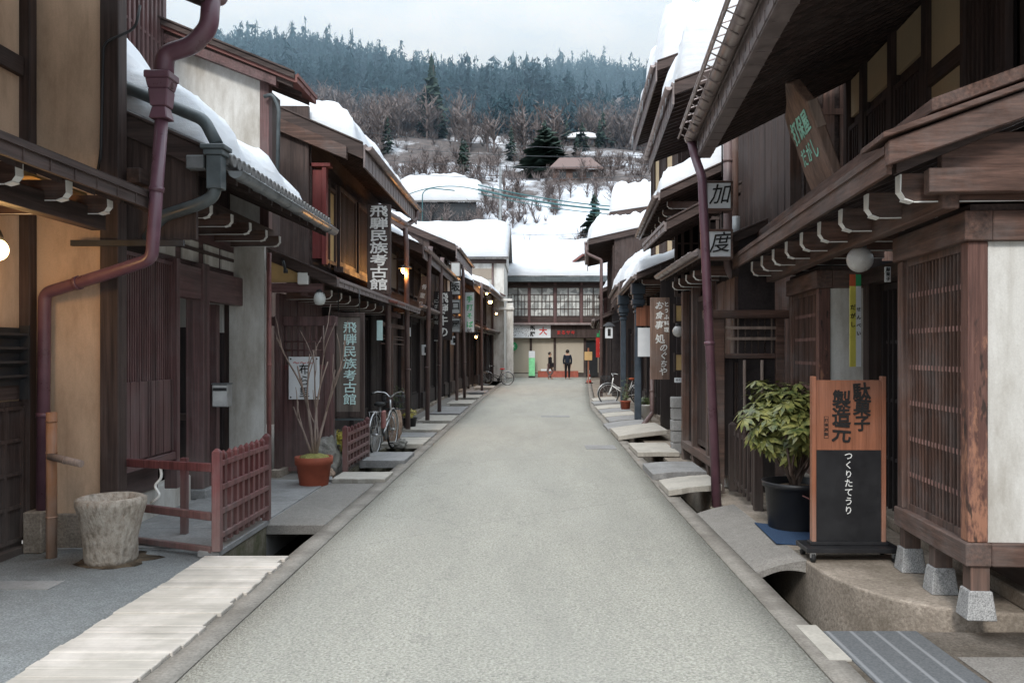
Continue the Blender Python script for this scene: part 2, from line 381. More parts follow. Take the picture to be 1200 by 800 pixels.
def copy_tree(o, parent=None):
    c = o.copy(); COL.objects.link(c); c.parent = parent
    for ch in [x for x in bpy.data.objects if x.parent == o]: copy_tree(ch, c)
    return c

def lettering(parent, chars, mat, size, loc, facing='-y', vertical=True, pitch=None, bold=.012, wob=.0, sxy=(1,1), seed=0, name='lettering', shear=0, heavy=0):
    """chars laid out in a column (or row) centred on loc, in the parent's frame; facing -y, +x or -x"""
    rnd = random.Random(seed); pitch = pitch or size*1.06; n = len(chars); bm = bmesh.new()
    for i, ch in enumerate(chars):
        if ch == ' ': continue
        cu = bpy.data.curves.new('letter', 'FONT'); cu.body = ch; cu.size = size; cu.align_x = 'CENTER'; cu.align_y = 'CENTER'
        cu.offset = bold*size; cu.extrude = .002; cu.resolution_u = 2; cu.shear = shear
        t = bpy.data.objects.new('letter', cu); COL.objects.link(t)
        dg = bpy.context.evaluated_depsgraph_get(); me = bpy.data.meshes.new_from_object(t.evaluated_get(dg))
        a = rnd.uniform(-wob, wob); k = 1+rnd.uniform(-wob, wob)
        off = (0, ((n-1)/2-i)*pitch) if vertical else ((i-(n-1)/2)*pitch, 0)
        mtx = Matrix.Translation((off[0]+rnd.uniform(-wob, wob)*size*.4, off[1], 0)) @ Matrix.Rotation(a, 4, 'Z') @ Matrix.Diagonal((sxy[0]*k, sxy[1]*k, 1, 1))
        me.transform(mtx); bm.from_mesh(me)
        if heavy:
            for q, (dx, dy) in enumerate(((1,0),(0,1),(1,1),(.5,-.4))):
                me.transform(Matrix.Translation((dx*heavy*size, dy*heavy*size, .0006*(q+1)))); bm.from_mesh(me); me.transform(Matrix.Translation((-dx*heavy*size, -dy*heavy*size, -.0006*(q+1))))
        bpy.data.objects.remove(t); bpy.data.curves.remove(cu); bpy.data.meshes.remove(me)
    if facing == '-y': rot = Matrix.Rotation(R(90), 4, 'X')
    elif facing == '+x': rot = Matrix.Rotation(R(90), 4, 'Z') @ Matrix.Rotation(R(90), 4, 'X')
    elif facing == '-x': rot = Matrix.Rotation(R(-90), 4, 'Z') @ Matrix.Rotation(R(90), 4, 'X')
    else: rot = facing
    me = bpy.data.meshes.new(name); bm.transform(Matrix.Translation(Vector(loc)) @ rot); bm.to_mesh(me); bm.free()
    me.materials.append(M[mat]); o = bpy.data.objects.new(name, me); COL.objects.link(o); o.parent = parent
    return o

# ------------------------------------------------------------------ house kit: o = outwards to the street, y along it, z up
class House:
    def __init__(s, name, label, X, Y, side, deg=0, cat='house'):
        s.side = side; s.root = thing(name, label, cat, (X, Y, 0), R(deg)); s.proto = {}
    def mb(s): return MB(s.side)
    def add(s, mb, name, mat, parent=None, bevel=0): return mb.build(name, mat, parent or s.root, bevel)
    def box(s, name, mat, o0, o1, y0, y1, z0, z1, bevel=0, parent=None): return s.add(s.mb().box(o0, o1, y0, y1, z0, z1), name, mat, parent, bevel)
    def post(s, o, y, z0, z1, w=.12, mat='wood_z', name='post'): return s.box(name, mat, o-w/2, o+w/2, y-w/2, y+w/2, z0, z1, .006)
    def lattice(s, o, y0, y1, z0, z1, sp=.055, bw=.024, rails=3, mat='wood_z', back='deep', fr=.05, name='lattice_panel', th=.03, front=False):
        m = s.mb(); y = y0+fr+sp/2
        while y < y1-fr: m.box(o, o+th, y-bw/2, y+bw/2, z0+fr, z1-fr); y += sp
        for i in range(rails):
            z = z0+(z1-z0)*(i+1)/(rails+1); m.box(o-.012, o+th*.55, y0+fr, y1-fr, z-.016, z+.016)
            if front:
                y = y0+fr+sp/2
                while y < y1-fr: m.mi = 1; m.box(o+th+.0005, o+th+.004, y-bw*.5, y+bw*.5, z-.017, z+.017); m.mi = 0; y += sp
        m.box(o-.01, o+th+.015, y0, y0+fr, z0, z1); m.box(o-.01, o+th+.015, y1-fr, y1, z0, z1)
        m.box(o-.01, o+th+.012, y0+fr, y1-fr, z0, z0+fr); m.box(o-.01, o+th+.012, y0+fr, y1-fr, z1-fr, z1)
        p = s.add(m, name, [mat, 'node'] if front else mat)
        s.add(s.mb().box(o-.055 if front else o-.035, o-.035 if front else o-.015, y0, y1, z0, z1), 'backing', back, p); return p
    def frontlattice(s, y, o0, o1, z0, z1, sp=.055, bw=.024, rails=3, mat='wood_z', fr=.05, back='deep', name='lattice_panel'):
        m = s.mb(); o = o0+fr+sp/2                       # a lattice facing down the street (towards -y)
        while o < o1-fr: m.box(o-bw/2, o+bw/2, y, y+.03, z0+fr, z1-fr); o += sp
        for i in range(rails):
            z = z0+(z1-z0)*(i+1)/(rails+1); m.box(o0+fr, o1-fr, y-.008, y+.012, z-.014, z+.014)
        m.box(o0, o0+fr, y-.01, y+.04, z0, z1); m.box(o1-fr, o1, y-.01, y+.04, z0, z1)
        m.box(o0+fr, o1-fr, y-.008, y+.038, z0, z0+fr); m.box(o0+fr, o1-fr, y-.008, y+.038, z1-fr, z1)
        p = s.add(m, name, mat)
        if back: s.add(s.mb().box(o0, o1, y+.045, y+.06, z0, z1), 'backing', back, p)
        return p
    def boards(s, o, y0, y1, z0, z1, w=.16, mat='black_z', name='board_wall'):
        m = s.mb(); y = y0; k = 0
        while y < y1-.01:
            e = min(y+w-.006, y1); m.box(o-.02, o+(.004 if k % 2 else 0), y, e, z0, z1); y += w; k += 1
        m.box(o-.05, o-.021, y0, y1, z0, z1)
        return s.add(m, name, mat)
    def roof(s, oi, zi, oo, zo, y0, y1, th=.09, mat='roofmetal', fascia=.14, fmat='fascia', name='roof', rafter=.3, rw=.05, rh=.06, rmat='wood_x', seams=.45, vb=.14, segs=True):
        """sloping slab from (oi,zi) to the eave's lower edge (oo,zo)"""
        m = s.mb(); up = th
        m.hexa([(oi,y0,zi),(oo,y0,zo),(oo,y1,zo),(oi,y1,zi),(oi,y0,zi+up),(oo,y0,zo+up),(oo,y1,zo+up),(oi,y1,zi+up)])
        if seams:
            y = y0+seams/2
            while y < y1: m.hexa([(oi,y-.015,zi+up),(oo,y-.015,zo+up),(oo,y+.015,zo+up),(oi,y+.015,zi+up),(oi,y-.015,zi+up+.03),(oo,y-.015,zo+up+.03),(oo,y+.015,zo+up+.03),(oi,y+.015,zi+up+.03)]); y += seams
        p = s.add(m, name, mat)
        if rafter:
            r = s.mb(); y = y0+.06; sl = (zo-zi)/(oo-oi)
            ze = zo-sl*.05-.002; oe = oo-.05
            while y < y1-.03:
                r.hexa([(oi,y,zi-rh-.002),(oe,y,ze-rh),(oe,y+rw,ze-rh),(oi,y+rw,zi-rh-.002),(oi,y,zi-.002),(oe,y,ze),(oe,y+rw,ze),(oi,y+rw,zi-.002)]); y += rafter
            s.add(r, 'rafters', rmat, p)
        if fascia:
            f = s.mb(); z1 = zo+up+.02; z0 = z1-fascia
            f.box(oo+.001, oo+.03, y0-.01, y1+.01, z0, z1); f.box(oo+.03, oo+.045, y0-.012, y1+.012, z1-.035, z1+.012)
            n = max(1, int((y1-y0)/.3)) if segs else 1
            for i in range(1, n):
                y = y0+(y1-y0)*i/n; f.box(oo+.03, oo+.037, y-.006, y+.006, z0+.01, z1-.035)
            s.add(f, 'fascia', fmat, p)
        if vb:
            for (ya, yb) in ((y0-.035, y0-.002), (y1+.002, y1+.035)):
                v = s.mb(); v.hexa([(oi,ya,zi+up+.03-vb),(oo,ya,zo+up+.03-vb),(oo,yb,zo+up+.03-vb),(oi,yb,zi+up+.03-vb),(oi,ya,zi+up+.03),(oo,ya,zo+up+.03),(oo,yb,zo+up+.03),(oi,yb,zi+up+.03)])
                v.hexa([(oi,ya-.02,zi+up+.032),(oo,ya-.02,zo+up+.032),(oo,yb,zo+up+.032),(oi,yb,zi+up+.032),(oi,ya-.02,zi+up+.06),(oo,ya-.02,zo+up+.06),(oo,yb,zo+up+.06),(oi,yb,zi+up+.06)])
                s.add(v, 'verge_board', 'wood_x', p, .004)
        return p
    def gutter(s, o, z, y0, y1, r=.055, mat='gutter', parent=None):
        m = s.mb(); seg = 8
        for (ra, flip) in ((r, 0), (r*.86, 1)):
            A = [m.v((o+ra*math.cos(math.pi+math.pi*k/seg), y0, z+ra*math.sin(math.pi+math.pi*k/seg))) for k in range(seg+1)]
            B = [m.v((o+ra*math.cos(math.pi+math.pi*k/seg), y1, z+ra*math.sin(math.pi+math.pi*k/seg))) for k in range(seg+1)]
            for k in range(seg): m._f([A[k], A[k+1], B[k+1], B[k]], True)
            if flip == 0: m._f(A); m._f(B)
        y = y0+.2
        while y < y1:
            m.tube([(o-r*1.05, y, z+.012), (o-r*.8, y, z-r*.75), (o, y, z-r*1.1), (o+r*.8, y, z-r*.75), (o+r*1.05, y, z+.012), (o-r*1.05, y, z+.014)], .007, 4); y += .45
        m.tube([(o+r, y0, z), (o+r, y1, z)], .008, 5)
        return s.add(m, 'gutter', mat, parent)
    def downpipe(s, pts, r=.04, mat='pipe_brown', name='downpipe', rings=True):
        m = s.mb(); m.tube(smooth_path(pts), r, 12)
        p = s.add(m, name, mat)
        if rings:
            for a, b in zip(pts, pts[1:]):
                a = Vector(a); b = Vector(b)
                if (b-a).length > .7: 
                    c = a+(b-a)*.5; d = (b-a).normalized(); q = s.mb(); q.tube([c-d*.02, c+d*.02], r*1.15, 12); s.add(q, 'pipe_clip', mat, p)
        return p
    def brackets(s, ys, oi, oo, z, h=.13, w=.075):
        """carved beam ends with white painted faces"""
        first = None
        for y in ys:
            if first is None:
                m = s.mb(); hw = w/2
                prof = [(oi, z+h), (oo, z+h), (oo+.004, z+h*.35), (oo-.02, z+h*.1), (oo-.06, z), (oi, z-.01)]
                m.prism([(a, -hw, c) for a, c in prof], (0, w, 0))
                m.mi = 1
                m.box(oo-.002, oo+.011, -hw+.001, hw-.001, z+h*.33, z+h*.985)
                m.hexa([(oo-.07,-hw+.001,z-.010),(oo-.012,-hw+.001,z+h*.04),(oo-.012,hw-.001,z+h*.04),(oo-.07,hw-.001,z-.010),(oo-.06,-hw+.001,z+.006),(oo-.022,-hw+.001,z+h*.14),(oo-.022,hw-.001,z+h*.14),(oo-.06,hw-.001,z+.006)])
                m.hexa([(oo-.024,-hw+.001,z+h*.06),(oo+.008,-hw+.001,z+h*.34),(oo+.008,hw-.001,z+h*.34),(oo-.024,hw-.001,z+h*.06),(oo-.03,-hw+.001,z+h*.13),(oo-.002,-hw+.001,z+h*.38),(oo-.002,hw-.001,z+h*.38),(oo-.03,hw-.001,z+h*.13)])
                m.box(oi, oo-.07, -hw+.0015, -hw+.004, z-.012, z-.004)
                o = s.add(m, 'bracket', ['brown_x', 'whitepaint']); first = o
            else:
                o = first.copy(); COL.objects.link(o); o.parent = s.root
            o.location = (0, y, 0)
    def snow(s, label, oi, zi, oo, zo, y0, y1, t, seed=1, **k):
        return snow_slab(label, s, oi, zi, oo, zo, y0, y1, t, seed, **k)
def smooth_path(pts, rad=.07, n=4):
    pts = [Vector(p) for p in pts]
    if len(pts) < 3: return pts
    out = [pts[0]]
    for a, b, c in zip(pts, pts[1:], pts[2:]):
        r1 = min(rad, (b-a).length*.45); r2 = min(rad, (c-b).length*.45)
        p = b+(a-b).normalized()*r1; q = b+(c-b).normalized()*r2
        for i in range(n+1):
            t = i/n; out.append(p*(1-t)**2+b*2*t*(1-t)+q*t*t)
    out.append(pts[-1]); return out
def snow_slab(label, H, oi, zi, oo, zo, y0, y1, t, seed=1, rnd=.22, front=None, back=None, lump=.12, name='roof_snow', prof=None):
    """thick snow lying on the plane (oi,zi)-(oo,zo), rounded at its rim; a thing of its own in the house's frame"""
    L = math.hypot(oo-oi, zo-zi); nx = max(6, int(L/.09)); ny = max(6, int((y1-y0)/.1)); nx = min(nx, 44); ny = min(ny, 80)
    m = MB(H.side if H else 1); sv = Vector((seed*7.3, seed*3.1, 0))
    top = []; bot = []
    for i in range(nx+1):
        a = i/nx; rt = []; rb = []
        for j in range(ny+1):
            b = j/ny
            wob = noise.noise(Vector((b*(y1-y0)*.9, 0, 0))+sv)*.16+noise.noise(Vector((b*(y1-y0)*3.1, 4, 0))+sv)*.07+noise.noise(Vector((b*(y1-y0)*7.7, 7, 0))+sv)*.035
            wy = noise.noise(Vector((a*L*.9, 9, 0))+sv)*.1
            oE = oo+wob*min(1, L*.3); A = oi+(oE-oi)*a; yy = y0+(y1-y0)*b+wy*(1 if b < .5 else -1)*abs(2*b-1)
            z = zi+(zo-zi)*(A-oi)/(oo-oi)
            d = min((1-a)*L, b*(y1-y0), (1-b)*(y1-y0), (a*L if back is None else 9))/rnd
            d = min(1, d); e = math.sqrt(max(0, 1-(1-d)**2))*.92+.08 if d > 0 else .0
            n1 = noise.fractal(Vector((A*.8, yy*.6, 0))+sv, .8, 2.1, 6)
            tt = t*(1+n1*lump*2.2)*(prof(a, b) if prof else 1)
            rt.append(m.v((A+.0, yy, z+.012+max(.03, tt*e)))); rb.append(m.v((A, yy, z+.01)))
        top.append(rt); bot.append(rb)
    for i in range(nx):
        for j in range(ny):
            m._f([top[i][j], top[i+1][j], top[i+1][j+1], top[i][j+1]], True)
            m._f([bot[i][j], bot[i][j+1], bot[i+1][j+1], bot[i+1][j]], True)
    for i in range(nx):
        m._f([bot[i][0], bot[i+1][0], top[i+1][0], top[i][0]], True); m._f([bot[i][ny], top[i][ny], top[i+1][ny], bot[i+1][ny]], True)
    for j in range(ny):
        m._f([bot[0][j], top[0][j], top[0][j+1], bot[0][j+1]], True); m._f([bot[nx][j], bot[nx][j+1], top[nx][j+1], top[nx][j]], True)
    o = m.build(name, 'snow')
    if H: o.location = H.root.location; o.rotation_euler = H.root.rotation_euler
    return tag(o, label, 'snow', None, 'stuff')
setup_materials()
# ================================================================== GROUND
def xl(Y): return -1.84 if Y < 30 else -1.84+.35*((Y-30)/25)**1.3
def xr(Y): return 1.54+.012*max(0, Y-10) if Y < 26 else 1.732+.06*(Y-26)
def sheet(name, x0f, x1f, Ys, z, mat, depth=.0, nx=1, zf=None):
    m = MB(); rows = []
    for Y in Ys:
        a, b = x0f(Y), x1f(Y); rows.append([(a+(b-a)*i/nx, Y, z+(zf(a+(b-a)*i/nx, Y) if zf else 0)) for i in range(nx+1)])
    V = [[m.v(p) for p in r] for r in rows]
    for r, q in zip(V, V[1:]):
        for i in range(nx): m._f([r[i], r[i+1], q[i+1], q[i]], True)
    if depth:
        D = [[m.v((p.co.x*1, p.co.y, z-depth)) for p in (r[0], r[-1])] for r in V]
        for k in range(len(V)-1):
            m._f([V[k][0], D[k][0], D[k+1][0], V[k+1][0]]); m._f([V[k][-1], V[k+1][-1], D[k+1][1], D[k][1]])
        m._f([V[0][0], V[0][-1], D[0][1], D[0][0]]); m._f([V[-1][0], D[-1][0], D[-1][1], V[-1][-1]])
    return struct(m.build(name, mat))
C_ = lambda v: (lambda Y: v)
Ys = [-4+.8*i for i in range(80)]
def crown(x, Y): return .0-.012*abs(noise.noise(Vector((x*.8, Y*.5, 0))))
sheet('ground', C_(-60), C_(60), [-12, 20, 60, 100], -.62, 'concrete')
sheet('road', xl, xr, Ys, 0, 'asphalt', .5, 12, crown)
kw = .20
sheet('kerb', lambda Y: xl(Y)-kw-.012*noise.noise(Vector((Y*1.3, 0, 0))), lambda Y: xl(Y)-.004, [-4+.35*i for i in range(170)], .003, 'kerb', .5)
sheet('kerb', lambda Y: xr(Y)+.004, lambda Y: xr(Y)+kw-.02+.012*noise.noise(Vector((Y*1.3, 5, 0))), [-4+.35*i for i in range(170)], .003, 'kerb', .5)
# cross street at the far end
sheet('road', C_(-25), C_(40), [58.6, 66], -.003, 'asphalt')
dl0, dl1 = -2.66, -2.05                       # left drain
sheet('drain_bed', C_(-2.70), C_(-2.0), [-4, 58], -.36, 'mossy'); sheet('drain_water', C_(-2.68), C_(-2.02), [-4, 58], -.345, 'water')
sheet('drain_bed', C_(1.6), C_(2.2), [-4, 27], -.36, 'mossy'); sheet('drain_water', C_(1.62), C_(2.18), [-4, 27], -.345, 'water')
def drside(name, x, y0, y1, z1, t, n=0):
    m = MB(); m.box(x, x+t, y0, y1, -.4, z1); return struct(m.build(name, 'mossy'))
drside('drain_wall', -2.665, -4, 58, -.012, .03); drside('drain_wall', -2.06, -4, 30, -.03, .02)
# pavements
sheet('pavement', C_(-9), C_(-2.66), [-4, 0, 4, 7.35], 0, 'apron', .5)
sheet('pavement', C_(-9), C_(-2.62), [7.354, 11.2], .004, 'tile_floor', .5)
m = MB()
for i in range(5): 
    m.box(-3.85, -2.665, 7.36+i*.78, 7.36+i*.78+.77, .006, .018)
m.box(-2.78, -2.60, 7.06, 8.42, .0, .05)
struct(m.build('paving_slabs', 'slab_grey', bevel=.004))
sheet('pavement', C_(-9), C_(-2.66), [11.204, 20, 30, 59], .0, 'aggregate', .5)
m = MB(); m.box(-2.655, -2.045, 8.35, 10.95, -.09, .010); struct(m.build('drain_cover_slab', 'aggregate', bevel=.008))
m = MB(); m.box(-2.655, -2.66+.05, 6.95, 8.35, -.36, .008); struct(m.build('drain_wall', 'mossy', bevel=.01))
# right pavement: raised slab with a rounded corner
pts = [(2.09,8.95),(2.085,6.45),(2.12,6.1),(2.22,5.75),(2.38,5.48),(2.62,5.3),(3.0,5.2),(7,5.0),(7,8.95)]
cc_ = []
for i, (a, b, c) in enumerate(zip(pts, pts[1:], pts[2:])):
    if 1 <= i+1 <= 6: a_, b_, c_ = Vector(a), Vector(b), Vector(c); cc_ += [(a_+b_)/2*(1-t)**2+b_*2*t*(1-t)+(b_+c_)/2*t*t for t in (.0, .25, .5, .75)]
pts = [pts[0]]+[tuple(q) for q in cc_]+pts[7:]
m = MB(); m.prism([(x, y, -.5) for x, y in pts], (0,0,.60)); struct(m.build('pavement', 'concrete', bevel=.02, seg=3))
sheet('pavement', C_(2.1), C_(9), [8.954, 12, 20, 27], .0, 'concrete', .5)
sheet('pavement', lambda Y: max(2.1, xr(Y)+kw+.005), C_(14), [27.004, 32, 40, 50, 58.5], .0, 'concrete', .5)
sheet('pavement', C_(1.72), C_(9), [-4, 0, 5.19], -.004, 'concrete', .5)
sheet('gravel_patch', C_(2.36), C_(4.5), [3.2, 4.75], .002, 'aggregate')
# arched apron over the right drain
m = MB(); rows = []
for Y in [6.55+i*.3 for i in range(9)]:
    rows.append([m.v((1.715+(2.10-1.715)*i/8, Y, .006+.095*i/8+.012*math.sin(math.pi*i/8))) for i in range(9)])
for a, b in zip(rows, rows[1:]):
    for i in range(8): m._f([a[i], a[i+1], b[i+1], b[i]], True)
bt = [m.v((1.715+(2.10-1.715)*i/8, 6.55, -.055+.06*i/8+.045*math.sin(math.pi*i/8))) for i in range(9)]
for i in range(8): m._f([rows[0][i], bt[i], bt[i+1], rows[0][i+1]])
bt2 = [m.v((v.co.x, 8.95, v.co.z)) for v in bt]
for i in range(8): m._f([bt[i], bt2[i], bt2[i+1], bt[i+1]])
struct(m.build('apron_slab', 'aggregate'))
m = MB(); m.box(1.76, 2.33, 4.15, 5.19, -.05, .005); tag(m.build('drain_cover', 'grate', bevel=.003), 'grey ribbed drain cover plate flush with the ground, by the stone footings', 'drain cover')
m = MB(); m.box(1.63, 1.755, 4.7, 5.3, -.02, .006); struct(m.build('kerb_patch', 'slab_pale'))
# plank boardwalk over the left drain
root = thing('boardwalk', 'bleached plank boards laid over the drain along the left kerb', 'boardwalk', (-2.36, 4, 0))
m = MB(); rnd = random.Random(3); y = .6
while y < 7.0:
    w = .115+rnd.uniform(-.01, .01); m.box(-2.69+rnd.uniform(-.015, .01), -2.02+rnd.uniform(-.02, .025), y, y+w, -.02, .022+rnd.uniform(0, .008)); y += w+.003
m.build('planks', 'plank', root, .004, world=True)
# pavement marks and lids on the road
for x0, x1, y0, y1 in ((.93,1.46,14.9,15.5), (.2,.95,22.2,22.7)):
    m = MB(); m.box(x0, x1, y0, y1, -.01, .006); tag(m.build('manhole_lid', 'slab_grey'), 'pale rectangular lid in the road, %s' % ('nearer of the two' if y0 < 20 else 'farther of the two'), 'manhole lid')
m = MB(); m.box(-4.16, -3.47, 6.1, 6.32, -.01, .006); struct(m.build('pavement_patch', 'slab_grey'))

# stone slabs across the drains
def slab(x0, x1, y0, y1, z, th, mat, label, seed, tilt=0, bow=0, group='stone slabs bridging the drains'):
    th += .03; bow *= .5
    rnd = random.Random(seed); m = MB(); n = 8; top = []; bot = []
    for i in range(n+1):
        t = i/n; x = x0+(x1-x0)*t; zz = z+bow*math.sin(math.pi*t)+tilt*(t-.5)
        ya = y0+rnd.uniform(-.02, .02); yb = y1+rnd.uniform(-.02, .02)
        top.append((m.v((x, ya, zz)), m.v((x, yb, zz)))); bot.append((m.v((x, ya+.01, zz-th)), m.v((x, yb-.01, zz-th))))
    for (a, b), (c, d) in zip(zip(top, bot), zip(top[1:], bot[1:])):
        m._f([a[0], c[0], c[1], a[1]]); m._f([b[0], b[1], d[1], d[0]]); m._f([a[0], b[0], d[0], c[0]]); m._f([a[1], c[1], d[1], b[1]])
    m._f([top[0][0], top[0][1], bot[0][1], bot[0][0]]); m._f([top[-1][0], bot[-1][0], bot[-1][1], top[-1][1]])
    tag(m.build('stone_slab', mat, bevel=.006), label, 'stone slab', group)
slab(-2.62, -1.93, 11.1, 11.75, .05, .05, 'slab_pale', 'pale stone slab over the left drain just past the second red fence corner', 1)
slab(-2.72, -1.95, 12.9, 14.0, .06, .09, 'slab_grey', 'thick grey slab over the left drain beside the front bicycle', 2)
slab(-2.75, -1.98, 15.3, 16.5, .05, .06, 'slab_pale', 'pale slab over the left drain behind the thick grey slab', 3)
slab(-2.8, -2.0, 16.8, 17.7, .03, .05, 'slab_grey', 'flat grey slab over the left drain near the second pipe from the museum sign', 4)
for i, (a, b, mt) in enumerate(((18.2,19.8,'slab_pale'), (20.6,22.4,'slab_pale'), (23,26,'slab_grey'), (27.4,29.5,'slab_pale'), (31,33,'slab_pale'), (35,37,'slab_grey'), (39.5,42,'slab_pale'))):
    slab(-2.8, xl(a)-.14, a, b, .04, .09, mt, 'stone slab bridging the left drain, %s of the far row along the black fronts' % ('first', 'second', 'third', 'fourth', 'fifth', 'sixth', 'seventh')[i], 10+i)
slab(1.58, 2.2, 9.95, 10.75, .12, .045, 'slab_pale', 'tilted pale slab over the right drain, first one past the slanting burgundy pipe', 20, .07, .025)
slab(1.58, 2.3, 11.3, 12.35, .10, .06, 'slab_grey', 'chamfered grey slab over the right drain, second past the burgundy pipe', 21, .03, .03)
slab(1.68, 2.35, 13.7, 15.1, .09, .05, 'slab_pale', 'flat pale slab over the right drain with openings beneath it', 22, 0, .01)
slab(1.62, 2.55, 16.2, 17.9, .16, .06, 'slab_pale', 'long sloping pale slab over the right drain beside the stone block pier', 23, .12, .02)
slab(1.6, 2.5, 18.3, 19.6, .10, .06, 'slab_grey', 'curved slab sloping down to the road by the near blue post', 24, .10, .03)
for i, (a, b, mt) in enumerate(((20.2,21.4,'slab_grey'), (21.6,22.7,'slab_pale'), (22.9,24.2,'slab_grey'), (24.5,25.8,'slab_pale'), (26.8,28.2,'slab_grey'), (28.6,30,'slab_pale'))):
    slab(xr(a)+.14, xr(a)+.95, a, b, .09, .06, mt, 'slab over the right drain, %s in the row past the near blue post' % ('first', 'second', 'third', 'fourth', 'fifth', 'last')[i], 30+i, .06, .02)

# ================================================================== LEFT 1: ochre house with the globe lamp
H = House('ochre_house', 'ochre plastered house with burgundy downpipe at the left edge of the street', -4.4, 0, 1)
yE = 7.5
H.box('wall', 'ochre', -.12, 0, 3, yE, .55, 2.95); H.box('wall', 'ochre', -.12, 0, 3, yE, 3.3, 5.4)
H.box('wall_base', 'wood_y', -.12, .03, 3, 5.94, .12, .55, .005); H.box('footing', 'concrete', -.14, .05, 3, 5.94, 0, .119, .01)
H.box('wing_wall', 'ochre', .0, .66, yE-.08, yE, .12, 5.4)
H.box('corner_post', 'wood_z', .66, .82, yE-.14, yE+.02, .02, 5.3, .006)
H.box('post', 'wood_z', -.02, .09, yE-.2, yE-.09, .15, 5.3, .006)
H.box('footing', 'concrete', -.02, .64, yE-.12, yE-.082, 0, .30, .01)
H.box('footing', 'concrete', .10, .26, yE-.32, yE-.13, 0, .35, .01)
for z in (1.30, 2.95, 4.05, 5.15): H.box('rail_beam', 'wood_y', -.02, .05, 3, yE-.21, z, z+.16, .005)
for y in (3.1, 4.5, 5.9): H.post(.02, y, .1, 5.3, .13)
# lattice door in the street wall
d = H.box('door', 'wood_z', .001, .035, 5.98, 7.28, .06, 1.28)
m = H.mb()
for i in range(6): m.box(.036, .062, 6.02+i*.246, 6.05+i*.246, .1, 1.24)
for z in (.1, .38, .66, .94, 1.21): m.box(.036, .058, 6.0, 7.27, z, z+.03)
H.add(m, 'door_lattice', 'wood_z', d)
H.box('sill', 'wood_y', 0, .10, 5.95, 7.3, .0, .06, .005)
vt = H.box('vent_shelf', 'iron', .052, .075, 6.4, 7.2, 1.42, 1.9)
m = H.mb()
for i in range(4): m.hexa([(.076,6.42,1.46+i*.115),(.15,6.42,1.49+i*.115),(.15,7.18,1.49+i*.115),(.076,7.18,1.46+i*.115),(.076,6.42,1.48+i*.115),(.15,6.42,1.51+i*.115),(.15,7.18,1.51+i*.115),(.076,7.18,1.48+i*.115)])
m.box(.076, .155, 7.18, 7.2, 1.3, 1.92); H.add(m, 'louvre', 'iron', vt)
# lower eave
rf = H.roof(0, 3.42, 1.2, 2.93, 2.6, 7.1, .05, 'roofmetal', .12, 'wood_y', rafter=.45, rw=.07, rh=.09, seams=.5, vb=.16, name='lower_roof')
H.box('eave_beam', 'wood_y', .75, .87, 2.6, 7.05, 2.70, 2.86, .006)
H.box('eave_ceiling', 'amber', .02, .74, 2.7, 7.0, 2.98, 3.0)  # orange glow of the lamp put into the ceiling colour
H.brackets([5.0, 5.6, 6.2, 6.8], .05, 1.02, 2.80, .14, .08)
# upper eave and its underside
H.roof(-2.5, 6.3, 1.72, 4.62, 2.6, 7.05, .08, 'roofmetal', .2, 'wood_y', rafter=.32, rw=.05, rh=.07, vb=.2, name='upper_roof')
H.gutter(1.79, 4.64, 2.6, 7.1, .07, 'pipe_burg')
H.downpipe([(1.78, 6.95, 4.66), (1.76, 6.95, 4.34), (1.62, 6.97, 4.20), (1.38, 7.0, 4.14), (1.37, 7.0, 3.86)], .075, 'pipe_burg', 'downpipe_elbow', False)
m = H.mb(); c = (1.35, 7.0, 3.62)
for z0, z1, a, b in ((.3,.36,.13,.13), (.22,.30,.10,.12), (.08,.22,.085,.10), (-.02,.08,.095,.07)): 
    m.hexa([(c[0]-a*.8,c[1]-a*.8,c[2]+z0),(c[0]+a*.8,c[1]-a*.8,c[2]+z0),(c[0]+a*.8,c[1]+a*.8,c[2]+z0),(c[0]-a*.8,c[1]+a*.8,c[2]+z0),(c[0]-b*.8,c[1]-b*.8,c[2]+z1),(c[0]+b*.8,c[1]-b*.8,c[2]+z1),(c[0]+b*.8,c[1]+b*.8,c[2]+z1),(c[0]-b*.8,c[1]+b*.8,c[2]+z1)])
H.add(m, 'rain_hopper', 'pipe_burg', None, .008)
H.downpipe([(1.35, 7.0, 3.6), (1.27, 7.0, 2.46), (.88, 7.12, 2.36), (.22, 7.3, 2.2), (.2, 7.3, .12)], .052, 'pipe_burg', 'downpipe')
H.box('gutter_bracket', 'iron', .46, 1.42, 7.26, 7.3, 2.60, 2.65)
m = H.mb(); m.tube(smooth_path([(.99, yE-.1, 4.7), (.95, yE-.1, 4.5), (.70, yE-.16, 4.35), (.68, yE-.16, 3.4), (.62, yE-.1, 3.25)]), .012, 6); H.add(m, 'cable_conduit', 'iron')
# inner amber ceiling lamp
lamp = thing('globe_lamp', 'lit warm globe lamp under the eave of the ochre house', 'lamp', (-4.06, 6.45, 2.62))
MB().ball((0,0,-.15), .085, 20).build('globe', 'lit', lamp); MB().lathe((0,0,-.08), [(.045,0),(.05,.03),(.03,.08)], 14).build('lamp_cap', 'iron', lamp)
li = bpy.data.lights.new('globe_glow', 'POINT'); li.energy = 8; li.color = (1,.55,.2); li.shadow_soft_size = .09
lo = bpy.data.objects.new('globe_glow', li); COL.objects.link(lo); lo.location = (-3.93, 6.40, 2.40)
lo['kind'] = 'structure'

# ================================================================== LEFT 2: burgundy lattice house
H = House('lattice_house', 'burgundy lattice house with grey tiled snowy eave, second on the left', -3.9, 7.52, 1)
W = 3.75
